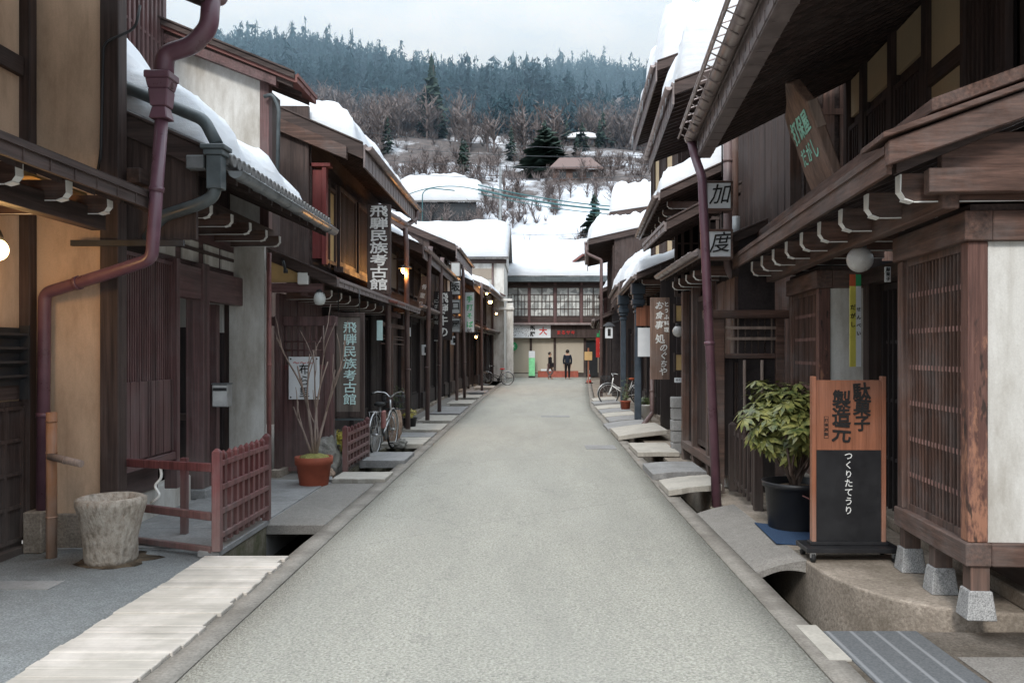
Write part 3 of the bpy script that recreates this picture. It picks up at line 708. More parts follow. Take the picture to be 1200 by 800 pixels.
# projecting lattice bay
H.box('bay_sill', 'burg_y', .0, .24, .12, 1.22, .60, .68, .006)
H.lattice(.17, .14, 1.22, .68, 2.62, .048, .022, 0, 'burg_z', 'deep', .035, 'bay_lattice', .022)
H.boards(.225, .17, .66, .70, 1.42, .09, 'burg_z', 'bay_board'); H.boards(.225, .69, 1.19, .70, 1.42, .09, 'burg_z', 'bay_board')
H.box('bay_frame', 'burg_z', .12, .25, 1.22, 1.30, .3, 2.66, .006)
H.box('wall', 'burg_y', -.05, .02, .1, 1.3, .30, .60); H.box('footing', 'white', -.15, .0, .0, 2.2, 0, .30, .01)
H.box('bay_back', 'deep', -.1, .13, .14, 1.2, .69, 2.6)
# entry posts, beams, recess
H.box('post', 'burg_z', -.1, .1, 2.30, 2.5, .12, 2.72, .006); m = H.mb(); m.lathe((0, 2.4, .0), [(.19,0),(.17,.14)], 4); H.box('post_footing', 'slab_grey', -.15, .15, 2.26, 2.54, 0, .12, .015)
m.bm.free()
H.box('lintel', 'burg_y', -.06, .08, 1.3, 3.75, 2.30, 2.66, .006)
H.box('wall', 'burg_y', -.10, -.04, 1.3, 3.75, 2.66, 3.2)
for i, y in enumerate((1.35, 2.0, 2.65, 3.2)): H.box('plaster_panel', 'white', -.035, -.015, y, y+.46, 2.74, 2.98)
H.box('party_wall', 'white', -.1, .36, 3.7, 3.78, .0, 3.1)
H.box('post', 'burg_z', -.22, -.12, 3.3, 3.42, 0, 2.3, .006)
H.box('recess_wall', 'white', -1.5, -1.42, 1.3, 3.75, 0, 2.9); H.box('recess_wall', 'grey_plaster', -1.42, -.16, 3.62, 3.69, 1.95, 2.86); H.box('recess_wall', 'black_z', -1.42, -.16, 3.62, 3.69, 0, 1.94); m = H.mb(); m.prism([(-5, 3.72, 0), (-.11, 3.72, 0), (-.11, 3.72, 3.82), (-1.0, 3.72, 4.22), (-5, 3.72, 4.3)], (0, .04, 0)); H.add(m, 'end_wall', 'wood_z'); H.box('back_wall', 'wood_z', -1.7, -1.6, .0, 3.7, 0, 4.3); H.downpipe([(.42, 3.72, 3.0), (.42, 3.72, .05)], .03, 'pipe_pink')
H.box('recess_trim', 'white', -.30, -.24, 3.50, 3.56, .3, 2.0); H.box('recess_door', 'deep', -1.0, -.3, 3.55, 3.6, 0, 1.95); H.box('recess_door', 'black_z', -.62, -.3, 2.92, 2.97, 0, 2.0)
H.box('recess_ceiling', 'wood_y', -1.4, .0, 1.3, 3.6, 2.86, 2.9)
H.box('recess_rail', 'wood_x', -.95, .0, 2.7, 2.75, .88, .96)
mbx = thing('letter_box', 'small stainless letter box on the dark post in the burgundy house entry', 'letter box', (-3.92, 10.75, 1.15)); MB().box(-.10, .10, -.08, .08, -.14, .14).build('body', 'steel', mbx, .01); MB().box(-.085, .085, -.088, -.0805, .06, .10).build('flap', 'iron', mbx); MB().box(-.105, .105, -.10, .085, .141, .155).build('lid', 'gutter_grey', mbx, .004)
m = H.mb(); m.prism([(-5, .07, 2.7), (.9, .07, 2.7), (.9, .07, 3.40), (-1.0, .07, 4.24), (-5, .07, 4.3)], (0, .05, 0)); H.add(m, 'end_wall', 'wood_z')
# tiled eave
sl = .5
H.roof(-1.0, 4.28, 1.16, 3.32, .06, W, .07, 'kawara', .05, 'kawara', rafter=.36, rw=.055, rh=.08, seams=0, vb=.2, name='tiled_roof')
m = H.mb(); y = .10; 
while y < W-.02:
    for q in (0,):
        m.tube([(-.98, y, 4.27+.085), (1.22, y, 3.305+.092)], .052, 8)
        m.lathe((1.22, y, 3.400), [(.057,-.015),(.057,.012)], 10, 'x')
    y += .132
H.add(m, 'tile_rows', 'kawara')
H.gutter(1.26, 3.30, .04, W+.02, .065, 'gutter_grey')
H.brackets([.6, 1.15, 1.75, 2.35, 2.95, 3.5], .0, .62, 3.06, .13, .07)
H.box('eave_beam', 'wood_y', .36, .48, -.1, W, 3.17, 3.3, .006)
# grey pipe, hopper and its swan neck
H.downpipe([(-.9, 2.4, 4.95), (-.6, .35, 4.45), (1.0, .0, 3.74), (1.12, -.02, 3.52)], .055, 'pipe_grey', 'overflow_pipe', False)
m = H.mb()
for z0, z1, a in ((.12,.16,.105), (.07,.12,.085), (-.22,.07,.065)): m.box(1.12-a, 1.12+a, -.04-a, -.04+a, 3.34+z0, 3.34+z1)
m.tube(smooth_path([(1.12, -.04, 3.2), (1.10, -.04, 3.06), (.98, -.02, 3.0), (.6, .06, 2.9), (.45, .1, 2.7)]), .055, 10)
H.add(m, 'rain_hopper', 'pipe_grey', None, .006)
H.box('junction_box', 'gutter_grey', .86, 1.02, -.06, .04, 3.30, 3.42, .008)
# upper storey
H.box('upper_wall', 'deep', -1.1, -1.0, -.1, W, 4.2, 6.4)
H.lattice(-.97, -.05, 1.1, 4.3, 6.4, .12, .05, 2, 'burg_z', 'burg_z', .1, 'upper_lattice'); H.lattice(-.97, 1.12, 2.3, 4.3, 6.4, .12, .05, 2, 'burg_z', 'burg_z', .1, 'upper_lattice'); H.lattice(-.97, 2.32, 3.7, 4.3, 6.4, .12, .05, 2, 'burg_z', 'burg_z', .1, 'upper_lattice')
H.snow('thick snow bank on the grey tiled eave of the burgundy lattice house', -.98, 4.34, .98, 3.47, .12, W-.25, .80, 3, rnd=.30, back=1, prof=lambda a, b: (.50+.5*max(0, 1-a*.9))*(1-.38*b)+.09*math.sin(b*9)*(1-a*.5), lump=.28)
# white gable block rising behind it
H = House('white_gable_block', 'white plastered gable with red brown roof edge rising behind the snowy tiled eave', -3.56, 11.32, 1, cat='building')
m = H.mb(); m.prism([(-3.2, 0, 3.4), (0, 0, 3.4), (0, 0, 5.32), (-1.3, 0, 5.86), (-3.2, 0, 6.5)], (0, .1, 0)); H.add(m, 'gable_wall', 'white')
H.box('corner_post', 'burg_z', -.06, .06, -.03, .12, 3.3, 5.42, .004)
H.box('front_wall', 'wood_z', -.1, -.02, .13, .75, 3.2, 5.25)
H.roof(-3.6, 6.85, .46, 5.20, -.22, .75, .08, 'redroof', .1, 'redroof', vb=.07, rafter=.4, name='roof')
m = H.mb(); m.hexa([(-3.5,-.18,6.60),(.2,-.18,5.17),(.2,-.06,5.17),(-3.5,-.06,6.60),(-3.5,-.18,6.72),(.2,-.18,5.29),(.2,-.06,5.29),(-3.5,-.06,6.72)]); H.add(m, 'barge_beam', 'burg_y')
m = H.mb(); m.tube(smooth_path([(.02, -.1, 5.05), (.14, -.12, 5.08), (.22, -.12, 4.9), (.2, -.12, 4.0)]), .026, 8); H.add(m, 'drain_hose', 'pipe_grey')

# ================================================================== LEFT 3: museum house
H = House('museum_house', 'dark museum house with deep eave and big white lettered sign board', -3.45, 11.45, 1)
D = 8.15
H.box('wall', 'wood_y', -.5, -.1, 2.2, D, 0, 5.4); H.box('gable_wall', 'wood_z', -4, -.12, 2.1, 2.18, 3, 5.6)
H.roof(-2.3, 6.18, .75, 4.86, 2.1, D, .1, 'roofmetal', .36, 'fascia', rafter=.22, rw=.05, rh=.07, vb=.24, name='upper_roof')
H.gutter(.83, 4.95, 2.1, D+.1, .06)
H.snow('snow on the upper roof of the museum house with the deep eave', -2.3, 6.28, .62, 5.02, 2.15, D-.2, .50, 5, rnd=.4, lump=.25)
m = H.mb(); m.hexa([(-2.2,2.0,5.86),(.5,2.0,4.74),(.5,2.12,4.74),(-2.2,2.12,5.86),(-2.2,2.0,6.06),(.5,2.0,4.94),(.5,2.12,4.94),(-2.2,2.12,6.06)]); H.add(m, 'barge_beam', 'brown_x')
# sleeve wall in red
H.box('wing_wall', 'red_z', -.35, .06, 2.26, 2.34, 3.2, 4.62); H.box('wing_post', 'red_z', .06, .13, 2.22, 2.36, 3.1, 4.66, .004); H.box('wing_cap', 'red_z', -.42, .2, 2.2, 2.38, 4.663, 4.72, .004)
for z in (3.25, 3.85): H.box('amber_window', 'amber', -.06, .0, 2.5, 3.3, z, z+.55)
m = H.mb()
for y in (2.45, 2.85, 3.3): m.box(.0, .04, y, y+.05, 3.1, 4.6)
for z in (3.18, 3.8, 4.42): m.box(.0, .035, 2.45, 3.35, z, z+.06)
H.add(m, 'window_frame', 'wood_z')
H.lattice(.02, 3.5, 4.9, 3.2, 4.6, .10, .045, 2, 'wood_z', 'deep', .08, 'upper_lattice'); H.lattice(.02, 5.1, 6.5, 3.2, 4.6, .10, .045, 2, 'wood_z', 'deep', .08, 'upper_lattice'); H.lattice(.02, 6.6, 8.0, 3.2, 4.6, .10, .045, 2, 'wood_z', 'deep', .08, 'upper_lattice')
H.box('window_shelf', 'wood_y', -.02, .14, 3.4, D, 3.08, 3.18, .005)
# lower pent roof
H.roof(-.1, 2.98, .82, 2.60, -.02, D, .05, 'roofmetal', .1, 'fascia', rafter=.4, vb=.12, name='lower_roof')
m = H.mb(); m.prism([(-.1, .10, 2.64), (.42, .10, 2.64), (.30, .10, 2.76), (-.1, .10, 2.92)], (0, .04, 0)); H.add(m, 'amber_gable_panel', 'amber')
H.box('gable_beam', 'burg_x' if 'burg_x' in M else 'burg_y', -.1, .62, .02, .12, 2.50, 2.62, .004)
H.box('meter_box', 'whitepaint', .30, .44, -.06, .018, 2.60, 2.76, .01)
H.brackets([.5, 1.1, 1.7, 2.4, 3.1, 3.8, 4.6, 5.4], .0, .62, 2.44, .12, .06)
H.box('eave_beam', 'burg_y', .3, .4, .1, D, 2.46, 2.56, .004)
H.boards(-.02, .2, 2.6, .1, 2.5, .18, 'burg_z'); H.box('footing', 'concrete', -.1, .04, .05, D, .0, .1)
H.lattice(.0, 2.7, 4.4, .5, 2.4, .07, .03, 3, 'wood_z'); H.box('wall_base', 'black_y', -.02, .03, 2.7, D, .1, .5)
H.lattice(.0, 4.6, 6.2, .5, 2.4, .07, .03, 3, 'black_z'); H.boards(.0, 6.3, D, .5, 2.5, .2, 'black_z')
for y in (2.62, 4.5, 6.25, 8.05): H.post(.04, y, 0, 2.62, .13, 'black_z')
m = H.mb()
for y0 in (2.7,):
    for z in (2.02, 1.96, 1.86): m.tube([(.5, 5.0, z), (.5, 8.0, z)], .015, 6)
    m.box(.46, .54, 4.95, 8.05, 2.2, 2.28); m.box(.46, .54, 6.2, 6.28, .02, 2.2); m.box(.46, .54, 7.9, 7.98, .02, 2.2)
H.add(m, 'porch_rail', 'brown_z')
# porch screen facing down the street
sc_ = thing('porch_screen', 'burgundy timber porch screen with lattice top behind the potted shrub', 'screen', (-3.2, 11.9, 0))
m = MB(); m.box(.3, .42, -.05, .05, .02, 2.2); m.box(-.40, -.3, -.05, .05, .02, 2.2); m.box(-.44, .46, -.07, .07, 2.06, 2.19); m.build('frame', 'burg_z', sc_, .005)
m = MB(); m.box(-.3, .3, -.02, .0, .1, 1.45); m.build('panel', 'burg_z', sc_); m = MB(); m.box(-.3, .3, -.03, .01, 1.45, 1.52); m.box(-.3, .3, -.03, .01, .04, .1); m.build('rail', 'rail', sc_)
m = MB()
for i in range(7): m.box(-.26+i*.085, -.235+i*.085, -.01, .01, 1.52, 2.06)
for z in (1.72, 1.84): m.tube([(-.3, -.02, z), (.3, -.02, z)], .012, 6)
m.build('lattice_top', 'burg_z', sc_)
pn = thing('notice_board', 'white notice board with black characters on the burgundy screen', 'notice board', (-3.19, 11.84, 1.34))
MB().box(-.20, .22, -.02, .02, -.30, .29).build('board', 'paper', pn, .004)
lettering(pn, '布ら里', 'ink', .15, (.02, -.024, -.05), bold=.01, wob=.05)
lettering(pn, '～～～', 'red', .09, (.0, -.024, .20), vertical=False, bold=.004)
m = MB()
for x in (-.17, .19):
    for z in (-.27, .26): m.lathe((x, -.02, z), [(.012,-.008),(.012,.0)], 8, 'y')
m.build('screw_head', 'iron', pn)
lp = thing('porcelain_lamp', 'white ribbed porcelain lamp hanging over the porch screen', 'lamp', (-2.88, 11.5, 2.55))
m = MB(); m.lathe((0,0,-.22), [(.03,0),(.06,.01),(.078,.06),(.08,.1),(.065,.15),(.04,.17)], 20); m.build('shade', 'porcelain', lp); m = MB(); m.lathe((0,0,-.05), [(.045,0),(.05,.02),(.02,.05)], 14); m.tube([(0,0,0),(0,0,.12)], .008, 6); m.build('cap', 'iron', lp)
cam = thing('security_camera', 'small black floodlight under the first lower gable on the left', 'floodlight', (-3.35, 11.40, 2.86))
m = MB(); m.tube([(0,0,.06),(.03,-.06,.03),(.07,-.1,-.1)], .02, 8); m.lathe((.07,-.1,-.12), [(.03,0),(.03,.05)], 12); m.build('body', 'iron', cam)
# side corner hood
m = H.mb(); m.hexa([(.36,3.9,2.72),(1.0,3.9,2.56),(1.0,4.8,2.56),(.36,4.8,2.74),(.36,3.9,2.78),(1.02,3.88,2.60),(1.02,4.82,2.60),(.36,4.8,2.80)]); H.add(m, 'porch_hood', 'redroof', None, .005)
# downpipes down from the big eave (pipes by the kerb)
H.downpipe([(.82, D-.3, 4.9), (.80, D-.3, 4.70), (.66, 7.4, 4.5), (.72, 4.6, 4.30), (.72, 4.6, .02)], .055, 'pipe_brown')
hs = thing('big_sign_board', 'tall dark sign board with large white characters under the museum eave', 'sign', (-2.78, 15.4, 3.55))
MB().box(-.21, .21, -.05, .05, -.82, .80).build('board', 'wood_z', hs, .006)
lettering(hs, '飛騨民族考古館', 'ink_white', .30, (.0, -.056, 0), pitch=.219, bold=.006, heavy=.02, sxy=(1.12,.72))
sg = thing('framed_sign_board', 'framed sign board with pale teal characters hanging beside the bicycle', 'sign', (-2.66, 12.3, 1.50))
MB().box(-.17, .17, -.02, .02, -.66, .70).build('board', 'signgrey', sg)
m = MB(); m.box(-.225, -.171, -.04, .04, -.76, .76); m.box(.171, .225, -.04, .04, -.76, .76); m.box(-.17, .17, -.04, .04, .70, .76); m.box(-.17, .17, -.04, .04, -.74, -.66); m.build('frame', 'wood_z', sg, .004)
MB().box(-.21, .21, -.05, .05, -.785, -.762).build('bottom_trim', 'pipe_grey', sg)
m = MB(); m.tube([(-.15,0,.76),(-.15,0,1.1)], .008, 6); m.tube([(.15,0,.76),(.15,0,1.1)], .008, 6); m.build('hanger', 'iron', sg)
lettering(sg, '飛騨民族考古館', 'teal', .205, (.02, -.024, .02), pitch=.172, bold=.002, heavy=.012, sxy=(.98,.82))

# ================================================================== generic row houses
def row_house(name, label, X, Y, L, side, deg, up, low, seed, ins=1.6, slope=.42, fas=.28, mats=('black', 'wood'), snow_up=None, snow_low=None, pipe=None, upper=True, lowslope=.40, fm='fascia', hidden_low=False):
    """up=(o,z) lower edge of the upper eave, low=(o,z) of the lower; ins = how far the upper storey reaches back"""
    rnd = random.Random(seed); H = House(name, label, X, Y, side, deg)
    ou, zu = up; ol, zl = low
    H.box('wall', 'black_y', -.35, -.05, 0, L, 0, zl+.35)
    if upper: H.box('upper_wall', 'wood_y', -.45, -.15, .02, L-.02, zl+.1, zu+(ou+.2)*slope)
    oi = -4.2
    for ya in (0, L-.12):
        g = H.mb(); g.prism([(oi, ya, 0), (-.351, ya, 0), (-.351, ya, zu+(ou+.351)*slope-.01), (oi, ya, zu+(ou-oi)*slope-.01)], (0, .12, 0)); H.add(g, 'side_wall', mats[1]+'_z')
    H.roof(oi, zu+(ou-oi)*slope, ou, zu, -.08, L+.02, .09, 'roofmetal', fas, fm, rafter=.28, vb=.2, name='upper_roof')
    H.gutter(ou+.09, zu+.05, -.1, L+.05, .055)
    if upper:
        H.roof(-.15, zl+(ol+.15)*lowslope, ol, zl, .0, L, .05, 'roofmetal', .12, fm, rafter=.36, vb=.12, name='lower_roof')
        H.gutter(ol+.07, zl+.03, .0, L, .045)
        n = int((L-.5)/.8); H.brackets([.4+i*(L-.8)/max(1, n) for i in range(n+1)], -.04, ol-.16, zl-.12, .11, .06)
        y = .15
        while y < L-1:
            w = rnd.choice((.91, 1.2, 1.5)); w = min(w, L-.2-y); z0 = zl+.5; z1 = max(z0+.5, zu-.15+ou*slope*.6)
            if rnd.random() < .7: H.lattice(-.13, y, y+w-.1, z0, z1, .10, .045, 2, mats[1]+'_z', 'deep', .07, 'upper_lattice')
            else: H.box('plaster_panel', rnd.choice(('cream', 'dull_plaster', 'white')), -.14, -.11, y, y+w-.1, z0, z1)
            H.box('post', mats[1]+'_z', -.14, -.06, y+w-.1, y+w, zl+.3, z1+.1); y += w
    y = .1; k = 0
    while y < L-.5:
        w = min(rnd.choice((.9, 1.35, 1.8)), L-.1-y); r = rnd.random(); ft = rnd.choice((.0, .12))
        if r < .5: H.lattice(-.02+ft, y, y+w-.12, .55, zl-.25, .075, .034, 3, rnd.choice(mats)+'_z')
        elif r < .75: H.boards(-.02+ft, y, y+w-.12, .1, zl-.25, .19, rnd.choice(mats)+'_z')
        elif r < .88: H.box('door', 'deep', -.04, -.0, y, y+w-.12, .1, zl-.4); H.lattice(.002, y, y+w-.12, .8, zl-.5, .12, .03, 4, mats[1]+'_z', 'glass', .06, 'door_lattice')
        else: H.box('plaster_panel', 'dull_plaster', -.04, .01, y, y+w-.12, .5, zl-.25)
        H.box('wall_base', mats[0]+'_y', -.04, .06+ft, y, y+w-.12, .12, .545)
        H.post(.05+ft, y+w-.06, 0, zl-.05, .12, mats[0]+'_z'); y += w; k += 1
    H.box('lintel', mats[0]+'_y', -.03, .07, .05, L-.05, zl-.24, zl-.1, .005); H.box('footing', 'concrete', -.1, .14, .02, L-.02, 0, .10, .01)
    if snow_up: H.snow(snow_up[0], oi, zu+(ou-oi)*slope+.09, ou+snow_up[2], zu+.09-snow_up[2]*slope, .0+snow_up[3] if len(snow_up) > 3 else .02, L-.05, snow_up[1], seed+50, rnd=.45, lump=.2)
    if snow_low: H.snow(snow_low[0], -.12, zl+(ol+.12)*lowslope+.05, ol+.02, zl+.05, .05, L-.05, snow_low[1], seed+70, rnd=.25, lump=.3, back=1)
    return H
# ================================================================== LEFT far row
H4 = row_house('eave_lamp_house', 'low dark house with boarded eave panels and orange lamp, past the museum house', -3.3, 20.0, 8.6, 1, 0, (.72, 4.05), (.62, 2.75), 11, snow_up=('snow on the back slope behind the boarded eave panels, left row', .3, -.45))
H5 = row_house('tall_fascia_house', 'house with tall slatted eave plates beyond the orange lamp on the left', -3.35, 28.7, 6.6, 1, -.3, (.75, 5.15), (.6, 2.8), 12, fas=.42, snow_up=('snow lying on the roof with tall slatted eave plates', .35, -.5))
H6 = row_house('far_left_house', 'dark house in front of the white storehouse on the left', -3.2, 35.6, 6.0, 1, -.6, (.7, 4.5), (.6, 2.8), 13, snow_up=('snow on the dark house just before the white storehouse', .3, -.2))
H7 = row_house('last_left_house', 'last small dark house on the left with snow over its gutter', -2.9, 41.9, 8.5, 1, -2.2, (.75, 4.75), (.6, 2.8), 14, snow_up=('snow hanging over the gutter of the last house on the left', .32, .02))
for (x, y, top, hx) in ((-2.69, 18.3, 4.0, -.05), (-2.57, 20.7, 3.9, .0), (-2.6, 23.6, 3.95, .0), (-2.62, 29.2, 4.6, .0), (-2.5, 31.0, 4.6, 0), (-2.2, 36.5, 4.3, 0)):
    Hh = H4 if y < 28 else H5 if y < 35 else H6
    m = MB(); lean = random.Random(int(y)).uniform(-.05, .05)
    pp = smooth_path([(x-.0+lean*2, y, top+.35), (x+lean, y, top), (x, y, .03)]); pp = [p for p in pp]
    m.tube(pp, .055, 12); m.tube([(x, y, 1.3), (x, y, 1.34)], .063, 12)
    m.build('downpipe', 'pipe_brown', Hh.root, world=True)
def hang_sign(name, label, loc, w, h, mat, text, tmat, size, pitch=None, frame='wood_z', th=.05, bold=.02, wob=.04, ghost=0, sxy=(1,1), cat='sign', rz=0, shear=0):
    t = thing(name, label, cat, loc, rz); MB().box(-w/2, w/2, -th, th, -h/2, h/2).build('board', mat, t, .004)
    if frame:
        m = MB(); e = .025; m.box(-w/2-e, -w/2-.001, -th-.012, th+.012, -h/2-e, h/2+e); m.box(w/2+.001, w/2+e, -th-.012, th+.012, -h/2-e, h/2+e); m.box(-w/2, w/2, -th-.012, th+.012, h/2+.001, h/2+e); m.box(-w/2, w/2, -th-.012, th+.012, -h/2-e, -h/2-.001); m.build('frame', frame, t, .003)
    if text: lettering(t, text, tmat, size, (0, -th-.005, 0), pitch=pitch, bold=min(bold,.01), heavy=.02 if not shear else .006, wob=wob, sxy=sxy, shear=shear)
    return t
s = hang_sign('beef_sign_board', 'black sign board with cream characters between two brown pipes on the left', (-2.56, 24.2, 2.72), .52, 1.38, 'black_z', '飛騨牛の', 'ink_white', .30, .32, None, .04, .03)
lettering(s, 'にぎり寿司', 'ink_white', .12, (-.19, -.046, .1), pitch=.15, bold=.01)
for i, (ch, z) in enumerate((('', 4.3), ('坂', 3.72), ('口', 3.13), ('屋', 2.54))):
    hang_sign('lantern_box', 'white lantern box %s in the left vertical stack' % ('without a visible character, topmost', 'with the character for slope', 'with the square character, third down', 'with the character for shop, lowest')[i], (-2.46, 27.1, z), .26, .42, 'lantern', ch, 'ink', .27, None, 'wood_z', .12, .05)
s = hang_sign('noodle_sign', 'green and white noodle shop sign board near the far orange lamp', (-2.34, 31.4, 3.15), .33, 1.45, 'lantern', '手打そば', 'green', .24, .31, 'wood_z', .05, .03); lettering(s, '処', 'ink', .2, (-.0, -.056, -.72+.02))
b = thing('leaning_sign_board', 'weathered narrow board leaning out under the orange lamp house', 'sign', (-2.78, 21.5, 3.15), rot=(R(0), R(12), 0)); MB().box(-.11, .11, -.03, .03, -.55, .45).build('board', 'board', b, .004); lettering(b, '骨董品', 'ink_white', .14, (0, -.034, -.05), pitch=.22)
for (x, y, z, e, lb) in ((-2.76, 18.35, 3.45, 14, 'lit orange street lamp on the pipe under the boarded eave, left side'), (-1.95, 38.6, 3.95, 14, 'lit orange lamp glowing by the far left gutter'), (-2.05, 37.6, 4.25, 5, 'dim orange lamp just above the far lit lamp'), (-1.8, 41.5, 3.55, 3, 'small lit lamp at the last house on the left'), (-2.35, 35.0, 2.3, 2, 'tiny lit lamp low beside the far dark screen')):
    t = thing('street_lamp', lb, 'lamp', (x, y, z)); MB().ball((0,0,0), .085 if e > 10 else .045, 12).build('bulb', 'hot', t)
    m = MB(); m.lathe((0,0,.035), [(.15,0),(.13,.03),(.04,.07)], 16); m.tube(smooth_path([(0,0,.1),(0,0,.22),(-.25,.02,.25)]), .015, 6); m.build('lamp_shade', 'iron', t)
    l = bpy.data.lights.new('lamp_glow', 'POINT'); l.energy = e*6; l.color = (1,.45,.12); l.shadow_soft_size = .07; lo = bpy.data.objects.new('lamp_glow', l); COL.objects.link(lo); lo.location = (x+.03, y-.12, z-.1); lo['kind'] = 'structure'
b = thing('cloth_banner', 'small pale teal cloth hanging behind the framed sign board', 'banner', (-2.75, 15.0, 2.0)); MB().box(-.0, .1, -.01, .01, -.1, .25).build('cloth', 'teal', b)
for x, y, z, w, h, lb in ((-2.85, 19.4, 2.15, .12, .2, 'small white notice under the orange lamp house'), (-2.9, 23.0, 1.75, .22, .28, 'white notice on the dark front by the third pipe'), (-2.75, 24.5, 2.15, .2, .28, 'small white lantern box with mark near the beef sign'), (-2.8, 30.2, 2.1, .25, .3, 'white notice beyond the noodle sign')):
    t = thing('notice', lb, 'notice', (x, y, z)); MB().box(-w/2, w/2, -.02, .02, -h/2, h/2).build('sheet', 'paper', t, .003); MB().box(-w*.15, w*.15, -.024, -.021, -h*.3, h*.3).build('print', 'ink', t)

# white storehouse with the big snow roof
sh = thing('white_storehouse', 'white plastered storehouse under a broad snow covered roof, left of the street end', 'building', (-3.1, 48.5, 0))
def wb(name, mat, x0, x1, y0, y1, z0, z1, bevel=0): return MB().box(x0, x1, y0, y1, z0, z1).build(name, mat, sh, bevel, world=True)
wb('wall', 'white', -8.5, -1.7, 49.4, 58, 0, 6.95); wb('roof_beam', 'wood_x', -8.7, -1.55, 49.2, 49.38, 6.8, 7.02, .01)
wb('dark_band', 'dull_plaster', -8.5, -2.3, 49.35, 49.39, 5.9, 6.5)
m = MB(); m.hexa([(-9,48.8,7.0),(-1.4,48.8,7.0),(-1.4,53.6,9.35),(-9,53.6,9.35),(-9,48.8,7.12),(-1.4,48.8,7.12),(-1.4,53.6,9.47),(-9,53.6,9.47)]); m.hexa([(-9,53.6,9.35),(-1.4,53.6,9.35),(-1.4,58.6,7.0),(-9,58.6,7.0),(-9,53.6,9.47),(-1.4,53.6,9.47),(-1.4,58.6,7.12),(-9,58.6,7.12)]); m.build('roof', 'kawara', sh, world=True)
m = MB(); m.prism([(-1.69,49.4,6.9),(-1.69,58,6.9),(-1.69,53.6,9.3)], (.06,0,0)); m.build('gable', 'grey_plaster', sh, world=True)
m = MB(); m.tube(smooth_path([(-2.35,49.3,6.8),(-2.35,49.3,4.6),(-2.35,49.3,.2)]), .06, 10); m.tube(smooth_path([(-2.35,49.3,5.3),(-1.6,49.3,4.9)]), .05, 8); m.build('downpipe', 'pipe_brown', sh, world=True)
m = MB()
for i, (x0, x1, z) in enumerate(((-2.2,-1.2,4.6), (-2.0,-1.1,4.1))): m.box(x0, x1, 48.9, 49.35, z, z+.14)
m.build('cornice', 'white', sh, .01, world=True)
m = MB(); m.box(-1.55, -1.15, 49.0, 49.3, .2, 4.5); m.build('white_pier', 'white', sh, .02, world=True)
def snow_y(label, x0, x1, y0, z0, y1, z1, t, seed, prof=None, rnd=.4):           # snow on a slope that faces the street end-on


    m = MB(); L = math.hypot(y1-y0, z1-z0); nx = int(min(60, (x1-x0)/.18)); ny = int(min(50, L/.18)); sv = Vector((seed*5.1, 2, 0)); T = []; B = []
    for i in range(nx+1):
        a = i/nx; rt = []; rb = []
        for j in range(ny+1):
            b = j/ny; x = x0+(x1-x0)*a; wob = .14*noise.noise(Vector((x*.8, 0, 0))+sv)*(1-b); y = y0+(y1-y0)*b+wob; z = z0+(z1-z0)*b
            d = min(a*(x1-x0), (1-a)*(x1-x0), b*L+.0)/rnd; d = min(1, max(0, d)); e = math.sqrt(1-(1-d)**2)*.95+.05
            tt = t*(1+.35*noise.fractal(Vector((x*.5, y*.5, 0))+sv, 1, 2, 4))*(prof(a, b) if prof else 1)
            rt.append(m.v((x, y, z+.02+tt*e))); rb.append(m.v((x, y, z+.005)))
        T.append(rt); B.append(rb)
    for i in range(nx):
        for j in range(ny): m._f([T[i][j], T[i+1][j], T[i+1][j+1], T[i][j+1]], True)
    for i in range(nx): m._f([B[i][0], B[i+1][0], T[i+1][0], T[i][0]], True); m._f([B[i][ny], T[i][ny], T[i+1][ny], B[i+1][ny]], True)
    for j in range(ny): m._f([B[0][j], T[0][j], T[0][j+1], B[0][j+1]], True); m._f([B[nx][j], B[nx][j+1], T[nx][j+1], T[nx][j]], True)
    return tag(m.build('roof_snow', 'snow_far'), label, 'snow', None, 'stuff')
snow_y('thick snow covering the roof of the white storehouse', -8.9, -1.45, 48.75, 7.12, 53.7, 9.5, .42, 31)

# ================================================================== END building
E = thing('corner_shop_building', 'two storey shop building with paned upper windows closing the end of the street', 'building', (2.3, 57.5, 0))
def eb(name, mat, x0, x1, y0, y1, z0, z1, bevel=0, parent=None): return MB().box(x0, x1, y0, y1, z0, z1).build(name, mat, parent or E, bevel, world=parent is None)
YF = 57.0
eb('wall', 'wood_x', -3.5, 7.2, YF+.1, 66, 0, 6.4); eb('ground_wall', 'shutter', -3.4, 6.2, YF+.02, YF+.09, .3, 2.6)
eb('brick_base', 'brickred', .3, 3.0, YF-.08, YF+.015, 0, .42); eb('plinth', 'slab_pale', -3.4, .29, YF-.06, YF+.015, 0, .25)
for i, x in enumerate((-.25, 1.35, 3.35, 4.35)): eb('post', 'wood_z', x, x+.16, YF-.06, YF+.015, .0, 2.62)
eb('side_door', 'glass', 3.52, 4.3, YF-.03, YF+.015, .05, 2.45)
eb('sill_board', 'paper', .5, 1.3, YF-.12, YF-.085, .42, .55)
s1 = eb('sign_board', 'paper', -3.4, 1.15, YF-.45, YF-.30, 2.62, 3.45, .01); s2 = eb('sign_board', 'wood_z', 1.16, 5.4, YF-.43, YF-.30, 2.62, 3.45, .01)
e0 = E.location.copy()
def el(text, mat, size, x, z, **k): return lettering(E, text, mat, size, (x-e0.x, YF-.46-e0.y, z), vertical=k.pop('vertical', False), **k)
el('飛騨', 'ink', .34, -.05, 3.05, vertical=True, pitch=.4, bold=.03); o_ = el('まるサキ', 'red', .30, 2.15, 2.95, bold=.0, heavy=.03); el('店', 'green', .34, 4.5, 2.95, bold=.06); el('大', 'red', .55, .65, 3.03, bold=.02)
m = MB(); m.box(4.2, 4.95, YF-.46, YF-.435, 2.68, 2.92); m.build('green_panel', 'green', E, world=True)
m = MB(); rnd = random.Random(8)
